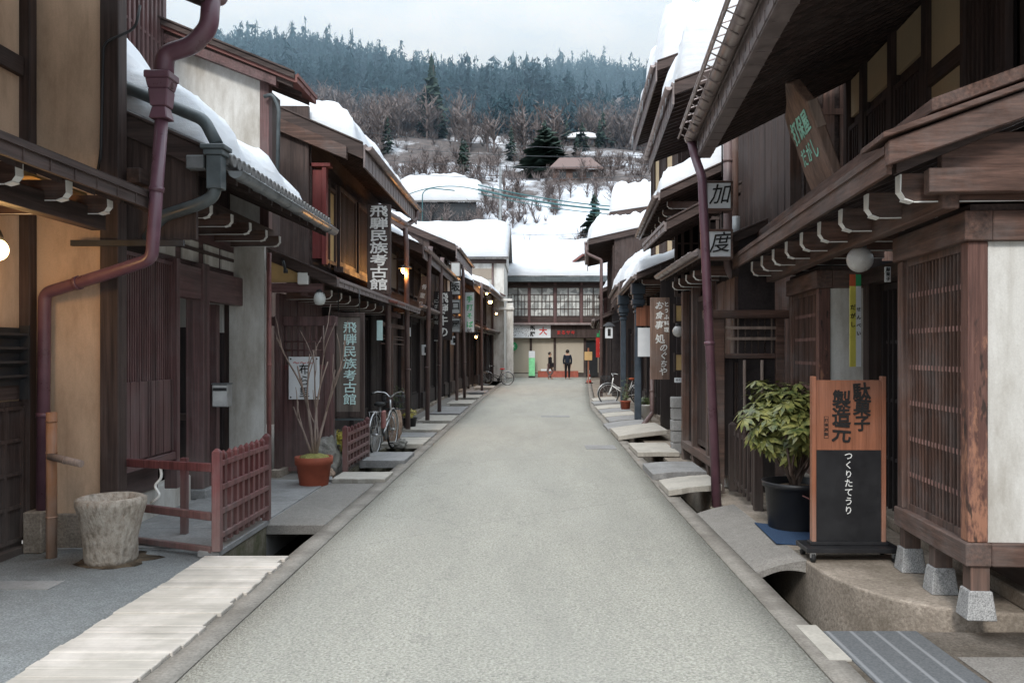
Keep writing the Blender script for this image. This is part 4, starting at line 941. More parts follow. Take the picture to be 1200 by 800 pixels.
for i in range(70):
    x = rnd.uniform(-2.0, -.3); z = rnd.uniform(2.68, 3.4); m.box(x, x+.04, YF-.458, YF-.452, z, z+.035)
m.build('sign_dots', 'ink', E, world=True)
eb('pent_roof', 'redroof', -3.5, 6.2, YF-.75, YF+.09, 3.5, 3.62, .01); eb('pent_trim', 'gutter', -3.5, 6.2, YF-.80, YF-.752, 3.47, 3.60)
eb('wall_band', 'wood_x', -3.5, 6.3, YF-.02, YF+.09, 3.63, 4.05)
W0, W1 = 4.06, 5.95
eb('window_backing', 'pane', -3.3, 6.1, YF+.0, YF+.02, W0, W1)
for k, (a, b) in enumerate(((-3.2,-1.9), (-1.7,-.35), (-.2,1.35), (1.55,3.1), (3.3,4.7), (4.9,6.1))):
    m = MB(); n = 6 if k != 4 else 9
    for i in range(n+1): x = a+(b-a)*i/n; m.box(x-.02, x+.02, YF-.04, YF-.002, W0, W1-.42)
    for z in (W0+.02, W0+.5, W0+1.0, W1-.44): m.box(a, b, YF-.045, YF-.003, z-.02, z+.02)
    for x in (a, (a+b)/2, b): m.box(x-.035, x+.035, YF-.05, YF-.001, W0, W1)
    m.build('window', 'wood_z', E, world=True)
for x in (-3.3, -1.8, -.28, 1.45, 3.2, 4.8, 6.15): eb('post', 'burg_z', x-.09, x+.09, YF-.1, YF+.0, 3.65, 6.3)
eb('head_beam', 'wood_x', -3.5, 6.4, YF-.12, YF+.0, 5.96, 6.12); eb('eave_soffit', 'pipe_grey', -3.8, 6.8, YF-.9, YF+.1, 6.36, 6.48); eb('eave_fascia', 'pipe_grey', -3.85, 6.85, YF-.98, YF-.902, 6.30, 6.62)
m = MB(); m.hexa([(-4,YF-.95,6.6),(6.9,YF-.95,6.6),(6.9,YF+7,9.6),(-4,YF+7,9.6),(-4,YF-.95,6.7),(6.9,YF-.95,6.7),(6.9,YF+7,9.7),(-4,YF+7,9.7)]); m.build('roof', 'kawara', E, world=True)
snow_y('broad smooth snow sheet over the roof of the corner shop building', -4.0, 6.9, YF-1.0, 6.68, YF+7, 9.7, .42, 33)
m = MB(); m.prism([(2.2,YF+1.0,7.3),(4.6,YF+1.0,7.3),(3.4,YF+1.0,8.15)], (0,1.5,0)); m.build('dormer', 'wood_x', E, world=True)
m = MB()
for a, b in (((2.0,7.28),(3.4,8.30)), ((4.8,7.28),(3.4,8.30))): m.beam((a[0],YF+1.6,a[1]), (b[0],YF+1.6,b[1]), 1.7, .14, (0,0,1))
m.build('dormer_roof', 'redroof', E, world=True)
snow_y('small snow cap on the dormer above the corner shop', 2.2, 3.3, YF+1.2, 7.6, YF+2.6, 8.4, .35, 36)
g = thing('shop_banner', 'upright green and white shop banner by the street end shutters', 'banner', (-.1, 56.0, 0)); MB().box(-.2, .2, -.02, .02, .12, 1.75).build('panel', 'lightgreen', g); MB().box(-.2, .2, -.022, -.0205+.0, 1.3, 1.75).build('heading', 'paper', g); MB().box(-.22, .22, -.12, .12, 0, .1).build('base', 'iron', g)
g = thing('round_sign', 'green rounded hanging sign on the shutters at the street end', 'sign', (-1.35, 56.7, 2.05)); MB().lathe((0,0,0), [(.3,-.05),(.3,.05)], 24, 'y').build('disc', 'green', g); lettering(g, '氷', 'ink_white', .3, (0, -.06, 0))
g = thing('ticket_machine', 'grey slim vending post at the street end left of the shutters', 'machine', (-1.5, 55.0, 0)); MB().box(-.16, .16, -.12, .12, 0, 1.5).build('body', 'gutter_grey', g, .01); MB().box(-.13, .13, -.13, -.121, 1.0, 1.42).build('screen', 'glass', g)
for (x, y, lb) in ((3.0, 46.0, 'red and white traffic cone at the right side far end'),):
    t = thing('traffic_cone', lb, 'cone', (x, y, 0))
    MB().lathe((0,0,.03), [(.14,0),(.115,.15)], 18).build('cone_body', 'cone_red', t); MB().lathe((0,0,.18), [(.114,0),(.085,.15)], 18).build('stripe', 'whitepaint', t); MB().lathe((0,0,.33), [(.084,0),(.055,.17)], 18).build('cone_body', 'cone_red', t); MB().lathe((0,0,.50), [(.054,0),(.03,.2)], 18).build('stripe', 'whitepaint', t); MB().box(-.2, .2, -.2, .2, 0, .03).build('base', 'rubber', t)
t = thing('red_banner', 'red vertical banner hanging at the far right shopfront', 'banner', (3.62, 45.5, 1.9)); MB().box(-.28, .28, -.01, .01, -.5, .55).build('cloth', 'red', t); lettering(t, 'みやげ', 'ink_white', .22, (0,-.014,0), pitch=.3)
t = thing('wooden_post_box', 'small tan wooden box on a post near the red banner', 'box', (2.9, 45.0, 0)); MB().box(-.04, .04, -.04, .04, 0, 1.9).build('post', 'cedar', t); MB().box(-.2, .2, -.1, .1, 1.25, 1.7).build('box', 'amber', t, .01)
# ================================================================== RIGHT 1: sweets shop
H = House('sweets_shop', 'weathered sweet shop with projecting lattice bays and a great dark eave on the right', 2.6, 5.1, -1, -4.46)
PZ = .10
def bay(y0, y1, o1, oback, z0, z1, nm):
    H.box('bay_post', 'worn_z', o1-.115, o1, y0, y0+.115, z0+.14, z1-.16, .006); H.box('bay_post', 'brown_z', o1-.115, o1, y1-.1, y1, z0+.14, z1-.16, .006)
    H.box('bay_sill', 'brown_y', o1-.13, o1+.02, y0-.02, y1+.02, z0, z0+.14, .008); H.box('bay_sill', 'brown_x', oback, o1-.132, y0-.018, y0+.11, z0, z0+.138, .008)
    H.box('bay_header', 'brown_y', o1-.13, o1+.03, y0-.03, y1+.02, z1-.16, z1+.02, .006); H.box('bay_header', 'brown_x', oback, o1-.132, y0-.03, y0+.11, z1-.16, z1+.02, .006)
    H.box('plaster_panel', 'white', oback, o1-.116, y0+.02, y0+.09, z0+.14, z1-.161)
    H.lattice(o1-.06, y0+.12, y1-.1, z0+.14, z1-.16, .058, .019, 6, 'brown_z', 'deep', .045, 'lattice_window', .020, True)
    H.box('bay_top', 'wood_y', oback, o1-.01, y0, y1, z1+.021, z1+.06)
bay(0, 1.22, 0, -.50, .42, 2.52, 'near'); bay(3.5, 4.85, 0, -.50, .42, 2.50, 'far')
for (o, y) in ((-.07, .06), (-.07, .60), (-.07, 1.16), (-.07, 3.56), (-.07, 4.7)):
    m = H.mb(); m.box(o-.055, o+.055, y-.055, y+.055, .27, .42); H.add(m, 'stub_post', 'brown_z')
    m = H.mb(); a, b = .088, .068; m.hexa([(o-a,y-a,PZ),(o+a,y-a,PZ),(o+a,y+a,PZ),(o-a,y+a,PZ),(o-b,y-b,.272),(o+b,y-b,.272),(o+b,y+b,.272),(o-b,y+b,.272)]); H.add(m, 'stone_footing', 'granite', None, .006)
H.box('stone_sill', 'concrete', -.75, -.42, -1.1, 5.3, PZ, .2, .01); H.box('wall', 'wood_y', -.62, -.50, -1.1, 1.2, .2, 2.9); H.box('wall', 'wood_y', -.62, -.50, 3.5, 5.3, .2, 2.9)
H.box('floor_beam', 'brown_y', -.52, -.40, -1.1, -.04, .40, .56, .006)
H.box('door_wall', 'deep', -1.15, -1.1, 1.2, 3.5, PZ, 2.7); H.box('door_post', 'wood_z', -.55, -.43, 1.24, 1.36, PZ, 2.6); H.box('door_post', 'wood_z', -.55, -.43, 3.3, 3.48, PZ, 2.6)
H.box('door_side', 'black_z', -1.1, -.56, 3.42, 3.47, PZ, 2.6)
d = H.box('sliding_door', 'redorange', -.60, -.56, 1.38, 1.98, PZ+.02, .86, .004); H.box('door_frame', 'redorange', -.61, -.55, 1.98, 2.06, PZ+.02, 2.35, .004)
H.box('door_panel', 'cedar', -.559, -.55, 1.45, 1.66, .25, .75, .003, d); H.box('door_panel', 'cedar', -.559, -.55, 1.71, 1.92, .25, .75, .003, d)
H.box('sliding_door', 'glass', -.60, -.58, 1.38, 1.97, .87, 2.3); H.lattice(-.59, 2.1, 3.3, PZ+.02, 2.35, .13, .03, 3, 'black_z', 'deep', .06, 'door_lattice')
H.box('door_lintel', 'wood_y', -.62, -.40, 1.2, 3.5, 2.36, 2.5, .005)
H.box('blue_sill', 'concrete', -1.0, -.45, 1.3, 3.4, PZ, PZ+.03)
H.box('inner_wall', 'wood_y', -4, -.64, -.10, -.04, .12, 3.1); H.box('eave_end_beam', 'brown_x', -1.6, .3, -.20, -.11, 2.62, 2.76, .005); H.box('eave_end_beam', 'brown_x', -1.6, .2, -.12, -.05, 2.77, 2.98, .005)
# lower eave: deck, double boards, verge
H.roof(-.7, 3.30, .52, 2.80, -.22, 5.5, .05, 'roofmetal', .15, 'brown_y', rafter=.5, rw=.06, rh=.08, seams=.6, vb=0, segs=False, name='lower_roof')
m = H.mb()
m.hexa([(-.9,-.30,3.26),(.56,-.30,2.76),(.56,-.225,2.76),(-.9,-.225,3.26),(-.9,-.30,3.42),(.56,-.30,2.90),(.56,-.225,2.90),(-.9,-.225,3.42)])
H.add(m, 'verge_board', 'brown_x', None, .006)
m = H.mb(); m.hexa([(-.9,-.34,3.425),(.60,-.34,2.905),(.60,.1,2.905),(-.9,.1,3.425),(-.9,-.34,3.46),(.60,-.34,2.94),(.60,.1,2.94),(-.9,.1,3.46)]); H.add(m, 'verge_cap', 'brown_x', None, .005)
m = H.mb(); m.hexa([(-.9,-.24,3.50),(.30,-.24,3.07),(.30,5.5,3.07),(-.9,5.5,3.50),(-.9,-.24,3.58),(.30,-.24,3.15),(.30,5.5,3.15),(-.9,5.5,3.58)]); H.add(m, 'upper_layer', 'brown_y', None, .006)
H.box('eave_beam', 'brown_y', .09, .19, -.1, 5.4, 2.54, 2.67, .006)
H.brackets([.0+.62*i for i in range(9)], -.5, .40, 2.60, .16, .085)
H.box('under_board', 'wood_y', -.55, .08, -.16, 5.4, 2.70, 2.72)
# end piece of the lower eave beyond the shop
# upper wall
UW = -.72
H.box('upper_wall', 'wood_z', UW-.12, UW-.03, -1.1, 5.0, 3.2, 5.6)
up = [-1.1, -.2, .72, 1.62, 2.52, 3.42, 4.34, 4.95]
for y in up: H.box('upper_post', 'wood_z', UW-.03, UW+.06, y-.06, y+.06, 3.3, 5.3, .005)
for a, b, kind in zip(up, up[1:], 'wwLpppp'):
    if kind == 'p' and a in (1.62,): 
        H.box('plaster_panel', 'cream', UW-.03, UW+.01, a+.06, b-.06, 3.35, 4.85); H.box('mid_rail', 'wood_y', UW, UW+.05, a+.061, b-.061, 4.02, 4.16, .004)
    elif kind == 'L':
        p = H.lattice(UW+.10, a+.08, b-.08, 3.62, 4.75, .075, .035, 1, 'wood_z', 'deep', .06, 'upper_lattice'); H.box('window_box', 'wood_y', UW, UW+.18, a+.02, b-.02, 3.48, 3.615, .006); H.box('window_box', 'wood_y', UW, UW+.18, a+.02, b-.02, 4.755, 4.86, .006)
    else:
        H.box('plaster_panel', 'cream', UW-.03, UW+.005, a+.06, b-.06, 4.42, 4.85); H.lattice(UW+.0, a+.08, b-.08, 3.42, 4.3, .08, .035, 1, 'wood_z', 'deep', .05, 'upper_lattice')
H.box('upper_rail', 'wood_y', UW-.02, UW+.075, -3, 5.0, 4.31, 4.415, .004) if False else None
# great upper eave
rf = H.roof(-4, 6.52, 1.02, 4.06, -1.2, 4.9, .14, 'roofmetal', .26, 'fascia', rafter=.16, rw=.04, rh=.05, rmat='wood_x', seams=.45, vb=.22, name='upper_roof')
m = H.mb(); m.box(.90, 1.06, -1.2, 4.88, 3.975, 4.045); 
y = -1.1
while y < 4.85: m.box(.895, 1.066, y, y+.012, 3.97, 4.05); y += .30
H.add(m, 'eave_flashing', 'fascia')
H.gutter(1.13, 4.22, -1.2, 4.95, .065, 'gutter'); m = H.mb(); m.tube([(1.24, -1.2, 4.34), (1.24, 4.9, 4.34)], .018, 8); m.tube([(1.27, -1.2, 4.22), (1.27, 4.9, 4.22)], .012, 8)
y = -1.0
while y < 4.9: m.tube([(1.05, y, 4.40), (1.24, y, 4.34), (1.27, y, 4.22), (1.13, y, 4.14)], .008, 5); y += .3
H.add(m, 'snow_guard', 'gutter')
H.downpipe([(1.13, 4.88, 4.2), (1.08, 4.8, 3.95), (1.03, 4.6, 3.7), (.93, 4.05, -.12)], .052, 'pipe_burg', 'downpipe')
H.box('pipe_base', 'mossy', .86, 1.0, 3.95, 4.13, -.36, .02, .01)
# shop sign leaning over the lower eave
sg = thing('carved_name_board', 'leaning carved wooden name board with turquoise characters on the lower eave at right', 'sign', (2.66, 7.35, 3.12), 0, None, (0, R(-19), R(-6)))
prof = [(0,0),(.80,0),(.86,.30),(.83,.62),(.88,.74),(.84,.90),(.62,.98),(.44,1.12),(.25,1.06),(.06,.84),(.03,.80),(.0,.45)]
m = MB(); m.prism([(-.04, a, b) for a, b in prof], (.09, 0, 0)); m.build('board', 'board', sg, .012)
m = MB(); m.box(-.035, .052, -.02, .0, .55, .80); m.build('bark_edge', 'bark', sg, .008)
lettering(sg, '打保屋', 'tealdark', .215, (-.046, .43, .66), facing='-x', vertical=False, pitch=.22, bold=.002, heavy=.025, wob=.06)
lettering(sg, 'だがし', 'tealdark', .20, (-.046, .43, .42), facing='-x', vertical=False, pitch=.21, bold=.005, wob=.1, seed=4)
t = thing('cloud_bracket', 'scalloped cloud shaped wooden bracket at the foot of the carved name board', 'bracket', (2.58, 7.3, 2.98), 0, None, (0, R(8), R(-4)))
m = MB(); pts = [(-.1,0),(1.0,0)]
for cx, r in ((.86,.15),(.58,.20),(.22,.28)):
    pts += [(cx+r*math.cos(R(a)), .03+r*math.sin(R(a))) for a in range(10, 171, 20)]
m.prism([(-.03, a+.15, b) for a, b in pts], (.05, 0, 0)); m.build('board', 'brown_x', t, .006)
# globe, banner, little signs
t = thing('globe_lamp', 'unlit milk glass globe lamp hanging under the sweet shop eave', 'lamp', (2.66, 6.95, 2.58)); MB().ball((0,0,-.13), .105, 24).build('globe', 'globe', t); m = MB(); m.lathe((0,0,-.04), [(.05,0),(.05,.05),(.04,.06)], 14); m.tube([(0,0,0),(0,0,.12)], .01, 6); m.build('cap', 'pipe_grey', t)
t = thing('door_banner', 'narrow yellow and white banner hanging in the sweet shop doorway', 'banner', (3.0, 7.95, 1.98), R(8)); MB().box(-.055, .003, -.005, .005, -.42, .33).build('cloth', 'yellow', t); MB().box(.004, .055, -.005, .005, -.42, .33).build('cloth', 'paper', t); MB().box(-.055, -.0, -.005, .005, .331, .44).build('top_band', 'redorange', t); MB().box(.001, .055, -.005, .005, .331, .44).build('top_band', 'green', t)
lettering(t, 'だがし', 'ink', .055, (-.028, -.008, .05), pitch=.08); lettering(t, 'せんべい', 'ink', .045, (.03, -.008, .0), pitch=.075)
for x, mt, lb, tc in ((3.03, 'paper', 'small white charm plate with characters over the sweet shop door', 'ink'), (3.14, 'terracotta', 'small red plate beside the white charm plate over the door', 'ink_white')):
    t = thing('door_plate', lb, 'plate', (x, 7.3 if x < 3.1 else 7.1, 2.36)); MB().box(-.025 if x < 3.1 else -.04, .025 if x < 3.1 else .04, -.01, .01, -.065, .065).build('plate', mt, t, .003); lettering(t, '御菓子', tc, .035, (0, -.013, 0), pitch=.04)

# ---- the wheeled sign stand
t = thing('sign_stand', 'wheeled wooden sign stand with black brush characters beside the potted shrub', 'sign stand', (2.44, 6.62, PZ), R(-1))
MB().box(-.25, .25, -.015, .015, .84, 1.38).build('upper_panel', 'cedar', t); MB().box(-.25, .25, -.014, .014, .13, .838).build('lower_panel', 'tub', t)
m = MB(); m.box(-.285, -.251, -.03, .03, .12, 1.41); m.box(.251, .285, -.03, .03, .12, 1.41); m.build('side_post', 'cedar', t, .004)
m = MB(); m.box(-.36, .36, -.15, .15, .072, .108); m.box(-.30, .30, -.05, .05, .109, .135); m.build('base', 'tub', t, .004)
for x in (-.31, .31):
    for y in (-.13, .13):
        w = MB().lathe((x-.014, y, .034), [(.034,0),(.034,.028)], 18, 'x').build('caster', 'rubber', t); MB().box(x-.02, x+.02, y-.012, y+.012, .035, .071).build('fork', 'steel', w)
lettering(t, '駄菓子', 'ink', .132, (.10, -.018, 1.16), pitch=.122, bold=.006, heavy=.028, wob=.08, seed=2)
lettering(t, '製造元', 'ink', .145, (-.055, -.018, 1.09), pitch=.13, bold=.006, heavy=.028, wob=.08, seed=3)
lettering(t, 'つくりたてうり', 'ink_white', .066, (-.0, -.017, .58), pitch=.070, bold=.004, wob=.05)
m = MB(); m.box(-.19, -.155, -.0175, -.016, .93, 1.10); m.box(-.185, -.16, -.0185, -.0176, .935, 1.095); st = m.build('seal', 'ink', t); MB().box(-.186, -.159, -.0195, -.0186, .934, 1.096).build('seal_field', 'cedar', t); lettering(t, '打保屋製', 'ink', .028, (-.1725, -.021, 1.015), pitch=.036)
# ---- tub with rhododendron
tub = thing('plant_tub', 'large black plastic tub holding the leafy shrub', 'plant pot', (2.38, 7.75, PZ))
MB().lathe((0,0,0), [(.225,0),(.24,.02),(.27,.38),(.295,.385),(.30,.43),(.28,.43),(.27,.36),(.02,.36)], 40).build('pot', 'tub', tub); MB().lathe((0,0,.36), [(.247,0),(.15,.025),(.001,.03)], 30, wob=.1).build('soil', 'soil', tub)
m = MB(); m.tube([(.2,-.19,.36),(.26,-.21,.30),(.1,-.26,.28),(-.02,-.27,.34)], .006, 5); m.build('string', 'pipe_pink', tub)
def leafy(name, label, cat, loc, rx, rz, h0, n, leaf, seed, lsize=.085, trunk='darkbark', whorl=8, cx=(0,0), flat=1.0, nb=16):
    rnd = random.Random(seed); t = thing(name, label, cat, loc)
    tips = []
    for i in range(n):
        while True:
            p = Vector((rnd.uniform(-1,1), rnd.uniform(-1,1), rnd.uniform(-1,1)))
            if .35 < p.length < 1: break
        k = .78+.55*noise.noise(p*1.9+Vector((seed,0,0)))
        p = p.normalized()*(p.length**.45)*k
        tips.append(Vector((cx[0]+p.x*rx, cx[1]+p.y*rx*flat, h0+rz+p.z*rz)))
    m = MB()
    for i in range(nb):
        e = tips[i]; a = Vector((rnd.uniform(-.03,.03), rnd.uniform(-.03,.03), 0)); mid = a.lerp(e, .5)+Vector((rnd.uniform(-.07,.07), rnd.uniform(-.05,.05), -.02))
        m.tube(smooth_path([a, a.lerp(mid, .5)+Vector((0,0,.03)), mid, e], .1), [.013+.006*(1-q/11) if q < 4 else .008 for q in range(12)][:len(smooth_path([a, a, mid, e], .1))] if False else .011, 6)
    m.build('branches', trunk, t)
    m = MB()
    for c in tips:
        up_ = (c-Vector((cx[0], cx[1], h0+rz*.5))).normalized(); up_ = (up_+Vector((0,0,.8))).normalized(); s_ = lsize*rnd.uniform(.75, 1.2)
        a = up_.orthogonal().normalized(); b = up_.cross(a); ph = rnd.uniform(0, 6)
        for k in range(whorl):
            th = ph+2*math.pi*k/whorl+rnd.uniform(-.2, .2); out = a*math.cos(th)+b*math.sin(th); side = up_.cross(out); droop = rnd.uniform(-.55, .35)
            d = (out+up_*droop).normalized(); w = s_*rnd.uniform(.15, .2); nrm = side.cross(d)
            p0 = c+d*.008; p1 = c+d*s_*.55+nrm*.004-up_*.004; p2 = c+d*s_-up_*s_*.18
            m._f([m.v(p0), m.v(p1-side*w), m.v(p2), m.v(p1)], False); m._f([m.v(p0), m.v(p1), m.v(p2), m.v(p1+side*w)], False)
    m.build('leaves', leaf, t, fix=False); return t
leafy('rhododendron_shrub', 'bushy rhododendron with drooping olive leaves growing in the black tub', 'shrub', (2.38, 7.75, PZ+.36), .44, .36, .30, 190, 'leaf', 5, .135, whorl=9, cx=(-.10, 0), nb=26)
m = MB(); m.prism([(2.02,7.1,PZ+.002),(2.55,6.92,PZ+.002),(2.62,7.55,PZ+.002),(2.06,7.95,PZ+.002)], (0,0,.012)); tag(m.build('door_mat', 'mat', bevel=.003), 'dark blue mat on the paving between the sign stand and the drain', 'mat')
# ---- picket fences
def picket(name, label, p0, p1, n, h, mat, z0=0, rails=4, pw=.058, top='point', endpost=.07, railt=.028, group=None, feet=0):
    p0 = Vector((p0[0], p0[1], 0)); p1 = Vector((p1[0], p1[1], 0)); d = (p1-p0); L = d.length; ang = math.atan2(d.y, d.x)
    t = thing(name, label, 'fence', (p0.x, p0.y, z0), ang, group)
    m = MB()
    for i in range(1, n-1):
        x = L*i/(n-1); a = pw/2; m.box(x-a, x+a, -a*.8, a*.8, .05, h-.03); m.hexa([(x-a,-a*.8,h-.03),(x+a,-a*.8,h-.03),(x+a,a*.8,h-.03),(x-a,a*.8,h-.03),(x-a*.2,-a*.2,h),(x+a*.2,-a*.2,h),(x+a*.2,a*.2,h),(x-a*.2,a*.2,h)])
    m.build('pickets', mat, t, .003)
    for x in (0, L):
        a = endpost/2; m = MB(); m.box(x-a, x+a, -a, a, 0, h); m.hexa([(x-a,-a,h),(x+a,-a,h),(x+a,a,h),(x-a,a,h),(x-a*.3,-a*.3,h+.03),(x+a*.3,-a*.3,h+.03),(x+a*.3,a*.3,h+.03),(x-a*.3,a*.3,h+.03)]); m.build('end_post', mat, t, .004)
    for i in range(rails):
        z = .10+(h-.22)*i/(rails-1); MB().box(endpost/2, L-endpost/2, -railt*.5-pw*.35, railt*.5-pw*.30, z, z+.045).build('rail', mat, t, .003)
    return t
picket('picket_fence', 'red brown picket fence standing by the open drain, near one on the left', (-2.62, 7.07), (-2.62, 8.38), 10, .82, 'rail', .05)
t = thing('rail_fence', 'red brown three rail fence running back from the near picket fence to the lattice house', 'fence', (-2.66, 7.07, 0))
m = MB()
for z, zz, w in ((.74, .72, .07), (.335, .34, .065), (.06, .05, .05)): m.beam((-.0, .0, z), (-1.03, .52, zz), .045, w)
m.build('rails', 'rail', t, .005); MB().box(-.60, -.54, .80, .86, 0, .72).build('post', 'rail', t, .004); m = MB(); m.tube(smooth_path([(-.56, .27, .76), (-.52, .25, .62), (-.60, .25, .55), (-.53, .25, .47), (-.62, .25, .40)]), .012, 6); m.build('rope', 'whitepaint', t)
picket('picket_fence', 'red brown picket fence beneath the yellow shrub, beside the near bicycle', (-2.60, 11.8), (-2.60, 13.35), 8, .62, 'rail', .03)
picket('picket_fence', 'dark brown picket fence beside the black tub on the right', (2.27, 8.62), (2.36, 10.1), 7, .78, 'wood_z', .06, 2, .042, endpost=.09)
# ---- stone mortar, bamboo spout
t = thing('stone_mortar', 'rough hewn stone mortar standing by the bamboo spout on the left', 'stone basin', (-3.44, 6.95, 0))
MB().lathe((0,0,-.02), [(.185,0),(.20,.05),(.205,.2),(.235,.4),(.265,.485),(.268,.53),(.235,.545),(.205,.535),(.17,.46),(.10,.42),(.001,.41)], 56, wob=.06).build('bowl', 'mortar', t)
m = MB(); m.lathe((-3.40, 6.98, .001), [(.30,0),(.001,.0015)], 26, wob=.35, seed=4); tag(m.build('soil_patch', 'soil'), None, None, None, 'structure')
t = thing('bamboo_spout', 'orange brown bamboo water spout pipe standing beside the stone mortar', 'water spout', (-3.98, 7.05, 0))
m = MB(); m.tube([(0,0,0),(0,0,1.20)], .042, 16)
for z in (.33, .86, 1.12): m.tube([(0,0,z),(0,0,z+.012)], .046, 16)
m.build('upright', 'bamboo', t); m = MB(); m.tube([(.0,-.03,.84),(.31,-.12,.79)], .03, 14); m.tube([(.15,-.075,.815),(.16,-.078,.813)], .034, 14); m.build('spout', 'bark', t)
# ---- potted bare shrub
t = thing('terracotta_pot', 'terracotta pot holding the bare branched shrub by the porch screen', 'plant pot', (-2.79, 10.85, .0))
MB().lathe((0,0,0), [(.17,0),(.18,.02),(.215,.27),(.235,.275),(.24,.37),(.215,.37),(.20,.33),(.01,.33)], 40).build('pot', 'terracotta', t); MB().lathe((0,0,.33), [(.205,0),(.16,.05),(.08,.075),(.001,.08)], 30, wob=.25).build('moss', 'mosspot', t)
t = thing('bare_shrub', 'leafless shrub with forked pale stems in the terracotta pot', 'shrub', (-2.79, 10.85, .40))
m = MB(); rnd = random.Random(6)
def twig(p, d, L, r, lev):
    pts = [p]; q = p.copy(); dd = d.copy()
    for i in range(4): dd = (dd+Vector((rnd.uniform(-.16,.16), rnd.uniform(-.16,.16), .06))).normalized(); q = q+dd*L/4; pts.append(q.copy())
    m.tube(pts, [r*(1-.13*i) for i in range(5)], 7)
    if lev:
        for k in range(2): twig(pts[2+k], (dd+Vector((rnd.choice((-1,1))*rnd.uniform(.15,.4), rnd.uniform(-.3,.3), .2))).normalized(), L*.62, r*.62, lev-1)
twig(Vector((.0,0,0)), Vector((-.25,.0,1)).normalized(), 1.15, .022, 2); twig(Vector((.03,0,0)), Vector((.16,0,1)).normalized(), 1.1, .02, 2); twig(Vector((-.03,.02,0)), Vector((-.3,.1,1)).normalized(), .65, .016, 1); twig(Vector((.04,.0,0)), Vector((.05,.1,1)).normalized(), .6, .015, 1)
twig(Vector((.02,0,0)), Vector((-.05,-.05,1)).normalized(), 1.2, .018, 2)
m.build('stems', 'bark', t)
# ---- rocks
def rock(name, label, loc, s, mat, seed, group=None, cat='rock'):
    bm = bmesh.new(); bmesh.ops.create_icosphere(bm, subdivisions=4, radius=1)
    for v in bm.verts:
        n = noise.fractal(v.co*1.3+Vector((seed*3.7,0,0)), 1, 2, 5); v.co *= 1+.38*n; v.co.x *= s[0]; v.co.y *= s[1]; v.co.z = max(-.75, v.co.z)*s[2]+s[2]*.7
        if name == 'standing_stone': k = 1+.5*max(-.6, (v.co.z/s[2]-1)); v.co.x *= .72+.28*k
    for f in bm.faces: f.smooth = True
    me = bpy.data.meshes.new(name); bm.to_mesh(me); bm.free(); me.materials.append(M[mat]); o = bpy.data.objects.new(name, me); COL.objects.link(o); o.location = loc
    return tag(o, label, cat, group)
rock('garden_rock', 'large grey rock behind the terracotta pot', (-2.86, 11.75, 0), (.19,.22,.30), 'rock', 1); rock('garden_rock', 'tall pale topped rock left of the yellow shrub', (-2.96, 12.2, .1), (.14,.16,.42), 'rock', 2)
rock('garden_rock', 'low brown rock at the foot of the far red picket fence', (-2.74, 11.45, 0), (.08,.08,.08), 'tanrock', 3); rock('garden_rock', 'small smooth grey rock at the edge of the pale slab', (-2.72, 11.15, 0), (.10,.07,.045), 'slab_grey', 4)
rock('standing_stone', 'brown mushroom shaped standing stone behind the near bicycle', (-2.62, 15.9, -.02), (.17,.16,.36), 'tanrock', 5, None, 'stone'); rock('garden_rock', 'rounded dark stone beside the mushroom shaped standing stone', (-2.35, 15.1, 0), (.12,.12,.09), 'rock', 6)
leafy('yellow_shrub', 'small yellow flowering shrub behind the far red picket fence', 'shrub', (-2.76, 12.3, .22), .17, .16, .05, 120, 'yellowleaf', 8, .06, whorl=7, nb=6)
leafy('green_shrub', 'low green garden shrub between the rocks and the fence', 'shrub', (-2.8, 12.0, .05), .13, .2, .05, 70, 'smallleaf', 9, .05, whorl=6, nb=6)
def pot_plant(label, plabel, loc, r, h, mat, leaf, seed, rx, rz, n=50):
    t = thing('flower_pot', label, 'plant pot', loc); MB().lathe((0,0,0), [(r*.75,0),(r,h),(r*1.08,h),(r*1.08,h*1.08),(r*.9,h*1.08),(r*.85,h*.9),(.01,h*.9)], 24).build('pot', mat, t)
    leafy('potted_plant', plabel, 'plant', (loc[0], loc[1], loc[2]+h*.95), rx, rz, .02, n, leaf, seed, .06, whorl=6, nb=8)
pot_plant('white pot at the foot of the near blue post', 'round green plant in the white pot by the blue post', (2.75, 20.9, 0), .17, .38, 'whitepaint', 'smallleaf', 21, .24, .13, 90)
pot_plant('terracotta pot between the two blue posts', 'reddish twiggy plant in the pot between the blue posts', (2.55, 23.6, 0), .14, .32, 'terracotta', 'smallleaf', 22, .16, .35)
pot_plant('dark pot with flowers at the kerb left of the pipes', 'yellow flowers in the dark pot between the left pipes', (-2.75, 19.0, 0), .16, .22, 'tub', 'yellowleaf', 23, .2, .12)
pot_plant('dark tall pot beside the standing stone', 'tall green leafy plant near the second left pipe', (-2.95, 18.6, 0), .12, .25, 'tub', 'smallleaf', 24, .2, .42, 60)

